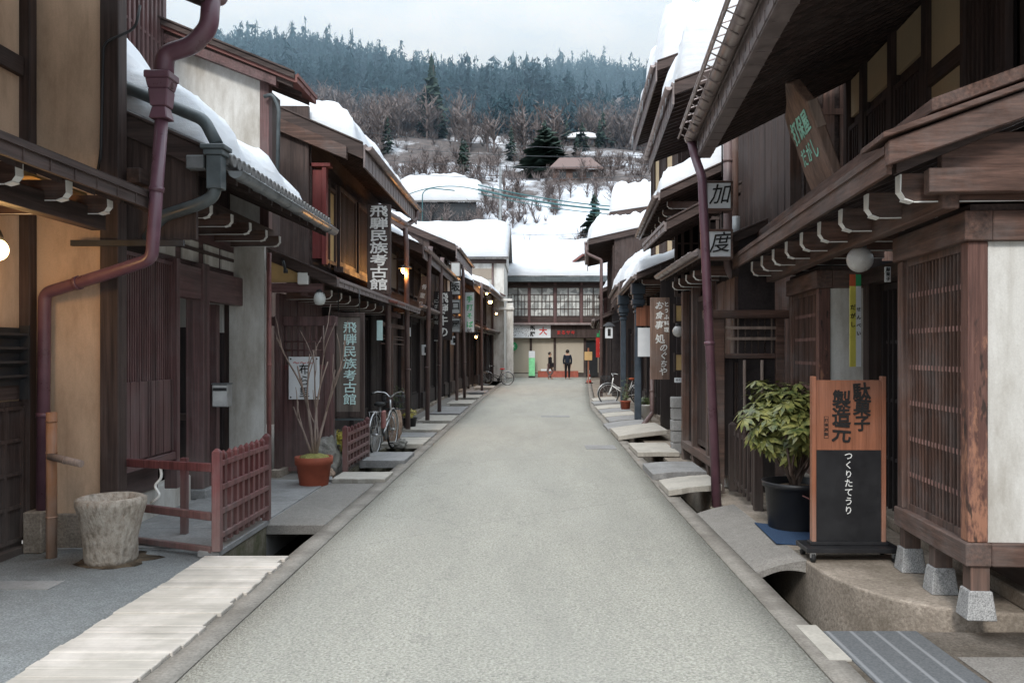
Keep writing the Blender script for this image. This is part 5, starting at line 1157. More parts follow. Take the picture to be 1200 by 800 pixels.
# ================================================================== bicycles
def bicycle(name, label, loc, rz, frame_mat, basket='front', saddle='rubber', rear_box=None):
    t = thing(name, label, 'bicycle', loc, rz)                    # heads along local +x
    rw = .33
    for wx in (-.53, .53):
        w = MB().tube([(wx+rw*math.cos(a), 0, rw+rw*math.sin(a)) for a in [2*math.pi*i/32 for i in range(32)]], .018, 8, close=True).build('wheel', 'rubber', t)
        MB().tube([(wx+(rw-.025)*math.cos(a), 0, rw+(rw-.025)*math.sin(a)) for a in [2*math.pi*i/32 for i in range(32)]], .011, 6, close=True).build('rim', 'steel', w)
        m = MB()
        for i in range(14): a = 2*math.pi*i/14; m.tube([(wx+.02*math.cos(a), .0, rw+.02*math.sin(a)), (wx+(rw-.03)*math.cos(a), 0, rw+(rw-.03)*math.sin(a))], .0022, 4)
        m.tube([(wx,-.05,rw),(wx,.05,rw)], .02, 8); m.build('spokes', 'steel', w)
        MB().tube([(wx+(rw+.035)*math.cos(a), 0, rw+(rw+.035)*math.sin(a)) for a in [R(q) for q in (range(20, 201, 15) if wx < 0 else range(-5, 150, 15))]], .017, 6).build('mudguard', 'steel', t)
    bb = (-.08,0,.28); hd = (.40,0,.80); st = (-.22,0,.62)
    m = MB(); m.tube([bb, st, (-.26,0,.78)], .016, 8); m.tube([bb, (.42,0,.62)], .022, 8); m.tube([(.42,0,.62),(-.14,0,.42)], .015, 8); m.tube([(.43,0,.56),(.37,0,.86)], .019, 8)
    for s_ in (-.045, .045): m.tube([bb,(-.53,s_,rw)], .010, 6); m.tube([st,(-.53,s_,rw)], .009, 6); m.tube([(.43,s_*.6,.56),(.47,s_,.45),(.53,s_,rw)], .012, 6)
    m.build('frame', frame_mat, t)
    m = MB(); m.lathe((-.27,0,.78), [(.02,0),(.10,.02),(.11,.05),(.07,.075),(.001,.08)], 18); bmesh.ops.scale(m.bm, vec=(1.25,.9,1), space=Matrix.Translation((.27,0,0)), verts=m.bm.verts); m.build('saddle', saddle, t)
    m = MB(); m.tube(smooth_path([(.24,-.27,.97),(.38,-.24,1.0),(.40,-.08,.98),(.37,0,.88),(.40,.08,.98),(.38,.24,1.0),(.24,.27,.97)], .08), .012, 8); m.build('handlebar', 'steel', t)
    m = MB(); m.tube([(.17,-.275,.965),(.28,-.268,.98)], .018, 8); m.tube([(.17,.275,.965),(.28,.268,.98)], .018, 8); m.build('grip', 'rubber', t)
    if basket:
        m = MB(); x0, x1, y, z0, z1 = .50, .76, .17, .68, .92
        for z in (z0, (z0+z1)/2, z1): m.tube([(x0,-y,z),(x1,-y,z),(x1,y,z),(x0,y,z)], .005, 4, close=True)
        for i in range(7):
            f = i/6; m.tube([(x0+(x1-x0)*f,-y,z0),(x0+(x1-x0)*f,-y,z1)], .0035, 4); m.tube([(x0+(x1-x0)*f,y,z0),(x0+(x1-x0)*f,y,z1)], .0035, 4); m.tube([(x0,-y+2*y*f,z0),(x0,-y+2*y*f,z1)], .0035, 4); m.tube([(x1,-y+2*y*f,z0),(x1,-y+2*y*f,z1)], .0035, 4); m.tube([(x0+(x1-x0)*f,-y,z0),(x0+(x1-x0)*f,y,z0)], .0035, 4)
        m.build('basket', 'iron', t)
    m = MB(); m.tube([(-.30,-.06,.70),(-.72,-.06,.72),(-.72,.06,.72),(-.30,.06,.70)], .008, 6); m.tube([(-.68,-.06,.72),(-.53,-.05,.33)], .006, 5); m.tube([(-.68,.06,.72),(-.53,.05,.33)], .006, 5); m.build('carrier', 'steel', t)
    m = MB(); m.lathe((-.08,-.05,.28), [(.09,-.004),(.09,.004)], 18, 'y'); m.tube([(-.08,-.09,.28),(-.02,-.09,.15)], .009, 6); m.tube([(-.08,.09,.28),(-.14,.09,.41)], .009, 6); m.box(-.06,.03,-.17,-.10,.135,.155); m.box(-.19,-.10,.10,.17,.40,.42); m.build('pedals', 'iron', t)
    m = MB(); m.tube([(-.45,.04,.30),(-.40,.12,.02)], .008, 6); m.build('kickstand', 'steel', t)
    if rear_box: MB().box(-.74, -.42, -.13, .13, .74, .90).build('rear_box', rear_box, t, .02)
    return t
bicycle('bicycle', 'parked bicycle with wire basket and pink bag by the mushroom shaped stone', (-2.55, 14.6, 0), R(84), 'steel', 'front')
b = thing('shopping_bag', 'pink bag hanging on the frame of the near bicycle', 'bag', (-2.50, 14.25, .42)); MB().box(-.03, .03, -.1, .1, 0, .3).build('cloth', 'redorange' if False else 'pipe_pink', b, .02)
bicycle('bicycle', 'dark bicycle with red saddle parked near the white storehouse', (-1.85, 43.6, 0), R(190), 'iron', 'front', 'red')
bicycle('bicycle', 'pale bicycle with red rear box seen side on beyond the blue posts', (2.95, 27.6, 0), R(187), 'whitepaint', 'front', 'redorange', None)
# people
def skinned(name, V, E_, Rr, mat, parent, sub=2):
    me = bpy.data.meshes.new(name); me.from_pydata(V, E_, []); me.materials.append(M[mat])
    o = bpy.data.objects.new(name, me); COL.objects.link(o); o.parent = parent
    sk = o.modifiers.new('skin', 'SKIN'); sk.use_smooth_shade = True
    for i, r in enumerate(Rr): 
        me.skin_vertices[0].data[i].radius = r if isinstance(r, tuple) else (r, r)
    me.skin_vertices[0].data[0].use_root = True
    s_ = o.modifiers.new('sub', 'SUBSURF'); s_.levels = 1; s_.render_levels = sub; return o
def person(label, loc, rz, H_=1.7, coat='cloth_dark', legs='cloth_black', stride=.06, skirt=False, bag=False):
    t = thing('person', label, 'person', loc, rz); k = H_/1.7
    V = [(0,0,.95),(0,0,1.10),(0,.0,1.28),(0,0,1.40),(0,.005,1.49),(0,-.01,1.58),
         (-.09,0,.90),(-.10,-stride,.50),(-.10,stride*1.0,.09),(-.10,-.12+stride,.04),
         (.09,0,.90),(.10,stride,.50),(.10,-stride*.6,.09),(.10,-.12-stride*.6,.04),
         (-.17,0,1.38),(-.225,.02,1.12),(-.21,-.07,.88),(-.205,-.09,.79),(.17,0,1.38),(.225,.02,1.12),(.21,-.07,.88),(.205,-.09,.79)]
    E_ = [(0,1),(1,2),(2,3),(3,4),(4,5),(0,6),(6,7),(7,8),(8,9),(0,10),(10,11),(11,12),(12,13),(3,14),(14,15),(15,16),(16,17),(3,18),(18,19),(19,20),(20,21)]
    Rr = [(.13,.10),(.12,.09),(.14,.10),(.10,.08),(.05,.05),(.06,.07),.085,.055,.04,.035,.085,.055,.04,.035,.055,.042,.033,.03,.055,.042,.033,.03]
    V = [tuple(c*k for c in v) for v in V]; Rr = [tuple(x*k for x in r) if isinstance(r, tuple) else r*k for r in Rr]
    skinned('body', V, E_, Rr, 'skin', t)
    # trousers and coat as clothing that follows the limbs
    idx = [0,6,7,8,10,11,12]; re_ = {a: i for i, a in enumerate(idx)}
    skinned('trousers', [V[i] for i in idx], [(re_[a], re_[b]) for a, b in E_ if a in re_ and b in re_], [(.15*k,.125*k)]+[x*k for x in (.10,.072,.058,.10,.072,.058)], legs, t)
    idx = [1,0,2,3,14,15,16,18,19,20]; re_ = {a: i for i, a in enumerate(idx)}
    V2 = [V[i] for i in idx]; V2[1] = (0,0,.80*k)
    skinned('coat', V2, [(re_[a], re_[b]) for a, b in E_ if a in re_ and b in re_], [(.155*k,.125*k),((.19 if skirt else .165)*k,.14*k),(.175*k,.13*k),(.125*k,.105*k),.075*k,.062*k,.052*k,.075*k,.062*k,.052*k], coat, t)
    m = MB(); m.ball((0,-.005*k,1.60*k), .098*k, 18, (1,1,1.18)); m.prism([(-.012*k,-.095*k,1.57*k),(.012*k,-.095*k,1.57*k),(0,-.125*k,1.575*k),(0,-.095*k,1.62*k)], (0,.01,0)); m.ball((-.1*k,0,1.59*k), .022*k, 8); m.ball((.1*k,0,1.59*k), .022*k, 8); hd = m.build('head', 'skin', t)
    m = MB(); m.ball((-.035*k,-.09*k,1.61*k), .012*k, 8); m.ball((.035*k,-.09*k,1.61*k), .012*k, 8); m.box(-.03*k,.03*k,-.095*k,-.088*k,1.535*k,1.542*k); m.build('eyes', 'hair', hd)
    MB().ball((0,.022*k,1.63*k), .104*k, 18, (1,1,1.08)).build('hair', 'hair', t)
    for s_ in (-1, 1):
        m = MB(); bx = .205*s_*k
        m.box(bx-.018, bx+.018, -.135*k, -.075*k, .71*k, .80*k)
        for i in range(4): y = -.132*k+i*.017*k; m.tube([(bx, y, .715*k), (bx-.006*s_, y, .67*k), (bx-.016*s_, y, (.645+.006*(i in (1,2)))*k)], .008*k, 6)
        m.tube([(bx, -.135*k, .77*k), (bx-.01*s_, -.155*k, .74*k), (bx-.015*s_, -.155*k, .71*k)], .009*k, 6); m.build('hand', 'skin', t)
    if bag:
        m = MB(); m.box(-.30*k, -.21*k, -.17*k, .05*k, .78*k, 1.05*k); m.tube([(-.25*k,-.1*k,1.05*k),(-.16*k,0,1.46*k),(-.25*k,.03*k,1.05*k)], .012, 6); bg = m.build('shoulder_bag', 'cloth_black', None, .01); bg.location = t.location; bg.rotation_euler = t.rotation_euler; tag(bg, 'black shoulder bag carried by the walking person in the dark coat', 'bag')
    return t
person('person in dark navy jacket standing with back turned at the street end', (2.10, 52.5, 0), R(180), 1.80, 'cloth_dark', 'cloth_black', .02)
person('person in dark coat with shoulder bag walking at the street end', (1.02, 52.2, 0), R(100), 1.66, 'cloth_black', 'burg_z', .16, True, True)
# ================================================================== RIGHT 2..
H = House('lantern_sign_house', 'dark boarded house with timber gate screen just past the sweet shop', 2.42, 10.3, -1, -.5)
L = 3.3
H.box('wall', 'black_y', -.5, -.06, .02, L, 0, 3.1)
H.boards(-.02, .05, 1.2, .3, 2.6, .2, 'brown_z'); H.lattice(-.02, 1.3, 2.3, .35, 2.5, .09, .03, 2, 'wood_z', 'deep', .07, 'lattice_door'); H.boards(-.02, 2.4, L, .1, 2.6, .22, 'black_z')
for y in (1.24, 2.34, 3.24): H.post(.03, y, 0, 2.65, .12, 'brown_z')
H.box('wall_base', 'brown_y', -.02, .1, .05, L, .18, .30, .005)
H.box('white_tile_panel', 'whitepaint', .0, .04, .3, 1.1, .02, .17)
# gate screen facing down the street
m = H.mb(); m.box(.12, .25, -.05, .07, .0, 2.15); m.box(-.60, -.5, -.05, .07, 0, 2.15); m.box(-.75, .36, -.07, .09, 2.10, 2.20); m.box(-.5, .12, -.03, .03, 1.62, 1.68); H.add(m, 'gate_frame', 'brown_x', None, .005)
m = H.mb()
for z in (1.97, 1.84): m.box(-.5, .12, -.02, .02, z, z+.035)
for i in range(8): m.box(-.47+i*.08, -.45+i*.08, .02, .04, 1.68, 2.1)
m.tube([(-.12, -.04, 1.6), (-.12, -.04, .6)], .02, 8); m.tube([(-.33, -.04, 1.6), (-.33, -.04, .7)], .02, 8); H.add(m, 'gate_rail', 'bark')
H.frontlattice(.05, -.5, .12, .2, 1.62, .11, .10, 1, 'black_z', name='gate_panel')
H.roof(-.4, 3.2, .40, 2.86, -.02, L, .05, 'roofmetal', .1, 'fascia', rafter=.4, vb=.1, name='lower_roof'); H.gutter(.47, 2.9, .0, L, .05)
H.brackets([.5, 1.1, 1.7, 2.3, 2.9], -.05, .28, 2.66, .12, .07)
H.roof(-.4, 3.9, .62, 3.38, 1.3, L+.4, .06, 'roofmetal', .12, 'fascia', rafter=.4, vb=.12, name='middle_roof')
H.boards(-.78, .1, L, 3.2, 5.6, .16, 'wood_z', 'upper_board_wall'); H.box('upper_wall', 'wood_y', -1.6, -.84, .0, L, 3.1, 5.6)
m = H.mb()
for i in range(5): m.box(-1.6+i*.2, -1.47+i*.2, -.03, -.0, 3.2, 5.4)
m.box(-1.65, -.72, -.035, .0, 4.55, 4.62); H.add(m, 'end_boards', 'brown_z')
H.downpipe([(-.02, .45, 5.0), (-.02, .42, 3.2), (-.02, .42, 2.75), (-.10, .42, 2.62), (-.10, .42, 2.3)], .055, 'pipe_brown', 'downpipe')
H.downpipe([(-.26, 1.1, 5.0), (-.26, 1.1, 3.05)], .05, 'brown_z', 'drain_board', False); m = H.mb(); m.tube([(-.26, 1.09, 3.5), (-.26, 1.09, 3.1)], .07, 12); H.add(m, 'pipe_sleeve', 'gutter_grey')
for z, ch, lb in ((3.54, '加', 'upper white lantern box with brush character by the burgundy pipe'), (2.97, '度', 'lower white lantern box with slanting character at the burgundy pipe')):
    t = hang_sign('lantern_box', lb, (2.19, 10.17, z), .28, .30, 'paper', ch, 'ink', .24, None, 'brown_x', .10, .0, .1, shear=.3)
m = MB(); m.tube([(2.25,10.17,4.2),(2.25,10.17,3.78)], .01, 6); m.tube([(2.25,10.17,3.42),(2.25,10.17,3.18)], .01, 6); m.build('hanger', 'iron', t, world=True)
# stone pier, eating house sign
t = thing('stone_pier', 'stacked grey block pier beside the drain under the eating house lamp', 'pier', (2.42, 14.3, 0))
m = MB()
for i in range(5): m.box(-.11+.006*(i % 2), .11-.004*(i % 3), -.13, .13, .0+i*.19, .182+i*.19)
m.build('blocks', 'slab_grey', t, .012)
H3 = row_house('eating_house', 'tall dark eating house with two snowy eaves behind the lantern boxes', 3.05, 13.75, 4.9, -1, -3.4, (.78, 5.9), (1.0, 4.2), 21, fas=.34, slope=.36, lowslope=.45, mats=('black', 'brown'), snow_up=('thick domed snow on the tall upper eave behind the great right eave', 1.2, -.12), snow_low=('snow on the middle eave of the eating house behind the lantern boxes', .35))
H3.box('partition', 'black_z', -.3, .55, 4.95, 5.05, 0, 3.6); H3.box('porch_wall', 'black_z', .2, .3, .2, .9, .0, 3.4) 
H3.frontlattice(.15, -.2, .75, 2.6, 3.9, .14, .05, 2, 'wood_z', name='gable_lattice'); H3.frontlattice(.2, .25, .62, .0, 2.5, .1, .09, 1, 'black_z', name='porch_panel')
for z, lb in ((2.35, 'amber paper panel above the globe lamp of the eating house'), (1.52, 'amber paper panel below the globe lamp of the eating house')):  # plain amber colour, no emission
    t = thing('paper_panel', lb, 'panel', (2.55, 14.5, z)); MB().box(-.13, .13, -.02, .02, -.13, .13).build('panel', 'amber', t); m = MB(); m.box(-.16, -.13, -.03, .03, -.16, .16); m.box(.13, .16, -.03, .03, -.16, .16); m.box(-.13, .13, -.03, .03, .13, .16); m.box(-.13, .13, -.03, .03, -.16, -.13); m.build('frame', 'wood_z', t)
t = thing('name_plate', 'small white name plate under the lower amber panel', 'plate', (2.50, 14.45, 1.22)); MB().box(-.11, .11, -.01, .01, -.04, .04).build('plate', 'paper', t); lettering(t, 'のぐちや', 'ink', .045, (0, -.013, 0), vertical=False, pitch=.045)
t = thing('globe_lamp', 'unlit white globe lamp between the amber panels of the eating house', 'lamp', (2.41, 14.2, 2.16)); MB().ball((0,0,-.12), .095, 20).build('globe', 'globe', t); MB().lathe((0,0,-.04), [(.045,0),(.045,.05)], 12).build('cap', 'iron', t)
t = hang_sign('restaurant_board', 'tall brown board with white brush script hanging in front of the eating house', (2.40, 16.2, 1.95), .36, 1.55, 'board', 'お食事処', 'ink_white', .19, .20, None, .04, .02, .08)
bpy.data.objects.remove([c for c in t.children if c.name.startswith('lettering')][0])
lettering(t, 'お食事', 'ink_white', .155, (-.03, -.045, .43), pitch=.185, bold=.004, heavy=.014, wob=.08, seed=1, shear=.25); lettering(t, '処', 'ink_white', .18, (-.0, -.045, -.02), bold=.004, heavy=.02, wob=.05); lettering(t, 'のぐちや', 'ink_white', .15, (.05, -.045, -.41), pitch=.15, bold=.004, heavy=.014, wob=.12, seed=5, shear=.25); lettering(t, 'とうふ料理', 'ink_white', .10, (.12, -.045, .40), pitch=.12, bold=.004, heavy=.02, wob=.06, seed=6)
t = thing('hanging_sheet', 'white paper sheet hanging between the blue post and the brown script board', 'sheet', (2.55, 19.6, 1.92)); MB().box(-.15, .16, -.006, .006, -.33, .33).build('sheet', 'paper', t)
t = thing('orange_panel', 'orange brown wooden panel above the white paper sheet', 'panel', (2.6, 19.9, 2.55)); MB().box(-.2, .2, -.02, .02, -.25, .22).build('panel', 'cedar', t, .004)
H3.downpipe([(.75, 4.8, 1.35), (.75, 4.8, .35), (1.0, 4.3, .12)], .05, 'pipe_brown', 'drain_elbow')
H4r = row_house('blue_post_house', 'three storey snowy house whose lower eave rests on blue posts', 3.15, 19.0, 6.9, -1, -2.6, (.40, 8.0), (.85, 3.35), 22, fas=.42, slope=.34, mats=('black', 'wood'), snow_up=('high snow on the topmost eave of the house with blue posts', 1.35, -.03), snow_low=('snow on the lower eave above the blue posts', .3))
for (x, y, lb) in ((2.45, 20.0, 'near'), (2.56, 24.3, 'far')):
    m = MB(); m.box(x-.075, x+.075, y-.075, y+.075, 0, 2.72); m.build('blue_post', 'pipe_blue', H4r.root, .015, world=True)
    m = MB()
    for z0, z1, a in ((2.60,2.66,.10), (2.72,2.80,.12), (2.80,2.92,.15), (2.92,3.04,.12), (3.04,3.3,.16)): m.box(x-a, x+a, y-a, y+a, z0+.001, z1)
    m.build('capital', 'pipe_blue', H4r.root, .012, world=True)
H5r = row_house('low_snow_house', 'low house with a sagging snow covered eave past the blue posts', 3.45, 26.2, 5.8, -1, -3, (.8, 3.7), (.5, 2.6), 23, upper=False, fas=.3, snow_up=('snow sagging over the low eave past the blue posts', .75, -.05))
H6r = row_house('corner_eave_house', 'house with layered snow above curved gutters on the far right', 2.95, 32.6, 8.2, -1, -3.6, (.85, 5.85), (.6, 2.9), 24, slope=.22, fas=.4, snow_up=('layered thick snow on the far right eave above curved gutters', .8, -.05))
H6r.downpipe([(.95, .0, 5.85), (.9, .0, 5.45), (.35, .0, 5.2), (.35, .0, 0)], .06, 'pipe_brown', 'downpipe')
H7r = row_house('tall_back_house', 'tall pale walled house with thick snow behind the layered snow eave', 4.6, 41.3, 7.2, -1, -4.5, (.9, 8.3), (.6, 2.9), 25, slope=.14, fas=.3, mats=('wood', 'wood'), snow_up=('very thick snow cushion on the tall pale walled house at far right', 1.3, -.05))
m = H7r.mb(); m.box(-4.2, -.2, -.05, -.01, 5.6, 8.0); H7r.add(m, 'gable_panel', 'white')
H8r = row_house('last_right_house', 'last dark house on the right before the shop building', 4.8, 49.0, 7.4, -1, -3, (.8, 5.2), (.6, 2.9), 26, snow_up=('snow on the last dark house on the right', .5, -.05))
t = thing('street_lantern', 'small hanging lantern box with black hood between the far blue post and the bicycle', 'lantern', (2.55, 28.8, 2.45)); MB().box(-.12,.12,-.12,.12,-.3,.1).build('box', 'paper', t, .01); m = MB(); m.box(-.05,.05,-.126,-.121,-.22,.02); m.build('mark', 'ink', t); m = MB(); m.hexa([(-.2,-.2,.11),(.2,-.2,.11),(.2,.2,.11),(-.2,.2,.11),(-.05,-.05,.24),(.05,-.05,.24),(.05,.05,.24),(-.05,.05,.24)]); m.build('hood', 'iron', t); m = MB(); m.tube([(0,0,.2),(.4,0,.3),(.6,0,.3)], .015, 6); m.build('arm', 'iron', t)
t = thing('globe_lamp', 'small white globe lamp on the far right above the red banner', 'lamp', (2.95, 42, 3.1)); MB().ball((0,0,-.1), .13, 16).build('globe', 'globe', t); MB().lathe((0,0,.02), [(.05,0),(.05,.06)], 10).build('cap', 'iron', t)

def icicles(label, H, o, z, y0, y1, n, seed, L=.22):
    rnd = random.Random(seed); m = H.mb()
    for i in range(n):
        y = rnd.uniform(y0, y1); l = rnd.uniform(.3, 1)*L; m.lathe((o+rnd.uniform(-.02, .02), y, z-l), [(.001,0),(.005,l*.5),(.011,l)], 6)
    t = H.add(m, 'icicles', 'icemat'); return t
M['icemat'] = paint('ice', (.62,.68,.72), .1, 0, .05, .6)
icicles('', H3, .88, 5.95, .2, 4.6, 14, 1); icicles('', H4r, .5, 8.05, .2, 6.5, 18, 2, .35); icicles('', H6r, .95, 5.9, .1, 7.5, 14, 3)
# ================================================================== HILL
PTS = [(60,0),(70,4),(80,8.5),(100,17),(150,37),(230,67),(320,95),(420,126),(470,131),(560,100),(800,60)]
def hz(x, y):
    for (a, b), (c, d) in zip(PTS, PTS[1:]):
        if y <= c: z = b+(d-b)*(y-a)/(c-a); break
    else: z = 60
    k = max(0, min(1, (y-110)/260)); z += k*(.12*max(0, -x-10)-.10*max(0, x-20)*.4)
    n = noise.fractal(Vector((x*.018, y*.018, 3)), 1, 2, 5); return z+n*min(9, (y-58)*.06)
m = MB(); nx, ny = 110, 90; V = []
for j in range(ny+1):
    y = 60+740*(j/ny)**1.6; V.append([m.v((-320+640*i/nx, y, hz(-320+640*i/nx, y) if j else -1)) for i in range(nx+1)])
for a, b in zip(V, V[1:]):
    for i in range(nx): m._f([a[i], a[i+1], b[i+1], b[i]], True)
struct(m.build('hillside', 'hill'))
def conifer(m, b, h, r, rnd, layers=9, n=8, t0=.12):
    m.tube([b, b+Vector((0,0,h*.97))], [h*.016, h*.004], 4, False); lean = Vector((rnd.uniform(-.04,.04), rnd.uniform(-.04,.04), 0))*h; pw = rnd.uniform(.5, .95)
    for k in range(layers):
        f = (k+rnd.uniform(-.3,.3))/layers; f = max(0, min(.98, f)); z = h*(t0+(1-t0)*f); rr = r*(1-f)**pw*rnd.uniform(.6, 1.25)+.04*r; c = b+Vector((0,0,z))+lean*f; dz = h*.06
        for i in range(n):
            if rnd.random() < .12: continue
            a = rnd.uniform(0, 6.283); q = rr*rnd.uniform(.45, 1.2); w = rnd.uniform(.22, .6); g = rnd.uniform(-1, 1)*dz*.8
            p0 = c+Vector((0,0,dz*rnd.uniform(.4,1.4)+g)); p1 = c+Vector((math.cos(a-w)*q*rnd.uniform(.5,.9), math.sin(a-w)*q*.7, g-dz*rnd.uniform(0,.6))); p2 = c+Vector((math.cos(a)*q, math.sin(a)*q, g-dz*rnd.uniform(-.4,1.0))); p3 = c+Vector((math.cos(a+w)*q*.7, math.sin(a+w)*q*rnd.uniform(.5,.9), g+dz*rnd.uniform(-.3,.5)))
            m._f([m.v(p0), m.v(p1), m.v(p2)]); m._f([m.v(p0), m.v(p2), m.v(p3)])
rnd = random.Random(77); m = MB(); cnt = 0
while cnt < 8000:
    y = rnd.uniform(165, 465); x = rnd.uniform(-.42, .30)*y; q = x/y
    d = noise.noise(Vector((x*.022, y*.022, 8)))
    lim = 205 if q < -.11 else 135 if q < .06 else 160
    if y < lim+60*d+rnd.uniform(-15, 15): continue
    if y < 330 and d < -.30: continue
    h = rnd.uniform(9, 14.5)*(1.35 if rnd.random() < .08 else 1)*(.62 if y < 210 else .8 if y < 270 else 1); conifer(m, Vector((x, y, hz(x, y)-.6)), h, h*rnd.uniform(.18, .28), rnd, 8, 6); cnt += 1
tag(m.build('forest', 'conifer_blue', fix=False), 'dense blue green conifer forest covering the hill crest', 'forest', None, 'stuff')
m = MB()
def baretree(m, b, h, r, rnd, n=70):
    m.tube([b, b+Vector((0,0,h*.5))], [h*.02, h*.012], 4, False)
    for i in range(n):
        a = rnd.uniform(0, 6.28); f = rnd.uniform(.2, 1); s = b+Vector((0,0,h*f*.55)); el = rnd.uniform(.5, 1.4)
        L = h*rnd.uniform(.22,.46); e = s+Vector((math.cos(a)*math.cos(el)*r*1.6, math.sin(a)*math.cos(el)*r*1.6, math.sin(el)*L)); w = h*.017
        sd = Vector((-math.sin(a), math.cos(a), .2))*w
        m._f([m.v(s-sd), m.v(s+sd), m.v(e)])
        for q in range(3):
            g = s.lerp(e, rnd.uniform(.4,.95)); e2 = g+Vector((rnd.uniform(-1,1), rnd.uniform(-1,1), rnd.uniform(.2,1.2)))*h*.12; m._f([m.v(g-sd*.7), m.v(g+sd*.7), m.v(e2)])
for i in range(1900):
    y = 92+rnd.random()*125; x = rnd.uniform(-.40, .30)*y
    if y < 150 and noise.noise(Vector((x*.06, y*.06, 1))) < -.05: continue
    if y > 150 and -.11 < x/y < .06 and rnd.random() < .96: continue
    if y > 250: continue
    h = rnd.uniform(6, 11) if y > 140 else rnd.uniform(2, 4.5); baretree(m, Vector((x, y, hz(x, y)-.3)), h, h*rnd.uniform(.22,.36), rnd, 30)
tag(m.build('bare_woods', 'baretree', fix=False), 'pinkish grey bare broadleaf woods on the lower hillside', 'woods', None, 'stuff')
m = MB()
for i in range(150):
    y = rnd.uniform(125, 290); x = rnd.uniform(-.36, .28)*y
    if noise.noise(Vector((x*.05, y*.04, 5))) < .08: continue
    h = rnd.uniform(3, 8); conifer(m, Vector((x, y, hz(x, y)-.4)), h, h*rnd.uniform(.2,.34), rnd, 14, 11)
tag(m.build('hillside_conifers', 'conifer', fix=False), 'scattered dark conifers among the bare woods on the hillside', 'woods', None, 'stuff')
m = MB()
for i in range(1900):
    y = rnd.uniform(68, 185); x = rnd.uniform(-.20, .24)*y; s = rnd.uniform(.3, 1.7)
    if noise.noise(Vector((x*.09, y*.09, 6))) < -.08: continue
    for q in range(18):
        a = rnd.uniform(0, 6.28); b = Vector((x, y, hz(x, y))); e = b+Vector((math.cos(a)*s*rnd.uniform(.3,1.1), math.sin(a)*s, s*rnd.uniform(.5,1.4))); sd = Vector((-math.sin(a), math.cos(a), 0))*s*.05; m._f([m.v(b-sd), m.v(b+sd), m.v(e)])
tag(m.build('hillside_scrub', 'baretree', fix=False), 'scrubby brown undergrowth poking through the snow on the slope', 'undergrowth', None, 'stuff')
def big_tree(name, label, x, y, h, r, seed, layers=22, n=12, t0=.10, kind='conifer'):
    rnd = random.Random(seed); b = Vector((x, y, hz(x, y)-.4)); t = thing(name, label, 'tree', b)
    m = MB(); m.tube([(0,0,0),(0,0,h*.9)], [h*.022, h*.006], 8, False); m.build('trunk', 'treetrunk', t)
    m = MB()
    if kind == 'conifer': conifer(m, Vector((0,0,0)), h, r, rnd, layers, n, t0)
    else:
        for k in range(26):
            a = rnd.uniform(0, 6.28); f = rnd.uniform(.3, 1); z = h*f; q = r*(1.1-f*.75)*rnd.uniform(.4, 1); c = Vector((math.cos(a)*q, math.sin(a)*q, z))
            for j in range(26):
                p = c+Vector((rnd.gauss(0,1)*r*.17, rnd.gauss(0,1)*r*.17, rnd.gauss(0,1)*h*.03)); d = Vector((rnd.uniform(-1,1), rnd.uniform(-1,1), rnd.uniform(-.3,.5))).normalized()*r*.12; s_ = d.cross(Vector((0,0,1)))*.4
                m._f([m.v(p-d), m.v(p+s_), m.v(p+d)]); m._f([m.v(p-d), m.v(p+d), m.v(p-s_)])
    m.build('crown', 'conifer', t, fix=False); return t
big_tree('cedar_tree', 'tall dark cedar standing alone left of centre on the hillside', -18.5, 158, 15, 3.0, 1, 44, 22, .04)
big_tree('pine_tree', 'broad layered dark pine at right of centre on the slope', 1.8, 128, 7.5, 4.4, 2, 26, 26, .05)
big_tree('cedar_tree', 'pointed conifer rising highest on the crest above the street', -8.5, 372, 19, 3.8, 3, 26, 14)
big_tree('cedar_tree', 'pointed conifer on the upper left of the crest', -124, 372, 20, 3.4, 4, 24, 14)
big_tree('small_pine', 'small dark pine in front of the snowy house on the slope', -9.3, 86, 4.6, 1.7, 5, 16, 18, .05)
big_tree('small_pine', 'small dark bushy conifer right of the pole on the slope', 6.5, 92, 5.5, 1.9, 6, 16, 18, .05)
big_tree('small_pine', 'little dark conifer left of the small pine on the slope', -14.5, 84, 4.0, 1.5, 7, 16, 18, .05)
hzm, hnt, hb = new_mat('hill_haze'); hnt.nodes.remove(hb); vs = hnt.nodes.new('ShaderNodeVolumeScatter'); vs.inputs['Color'].default_value = (.50,.76,1,1); vs.inputs['Density'].default_value = .0020; vs.inputs['Anisotropy'].default_value = .2
hnt.links.new(vs.outputs[0], [n for n in hnt.nodes if n.type == 'OUTPUT_MATERIAL'][0].inputs['Volume']); M['haze'] = hzm
m = MB(); m.box(-330, 330, 130, 640, 0, 175); tag(m.build('haze', 'haze'), 'thin bluish winter haze hanging over the wooded hill', 'haze', None, 'stuff')
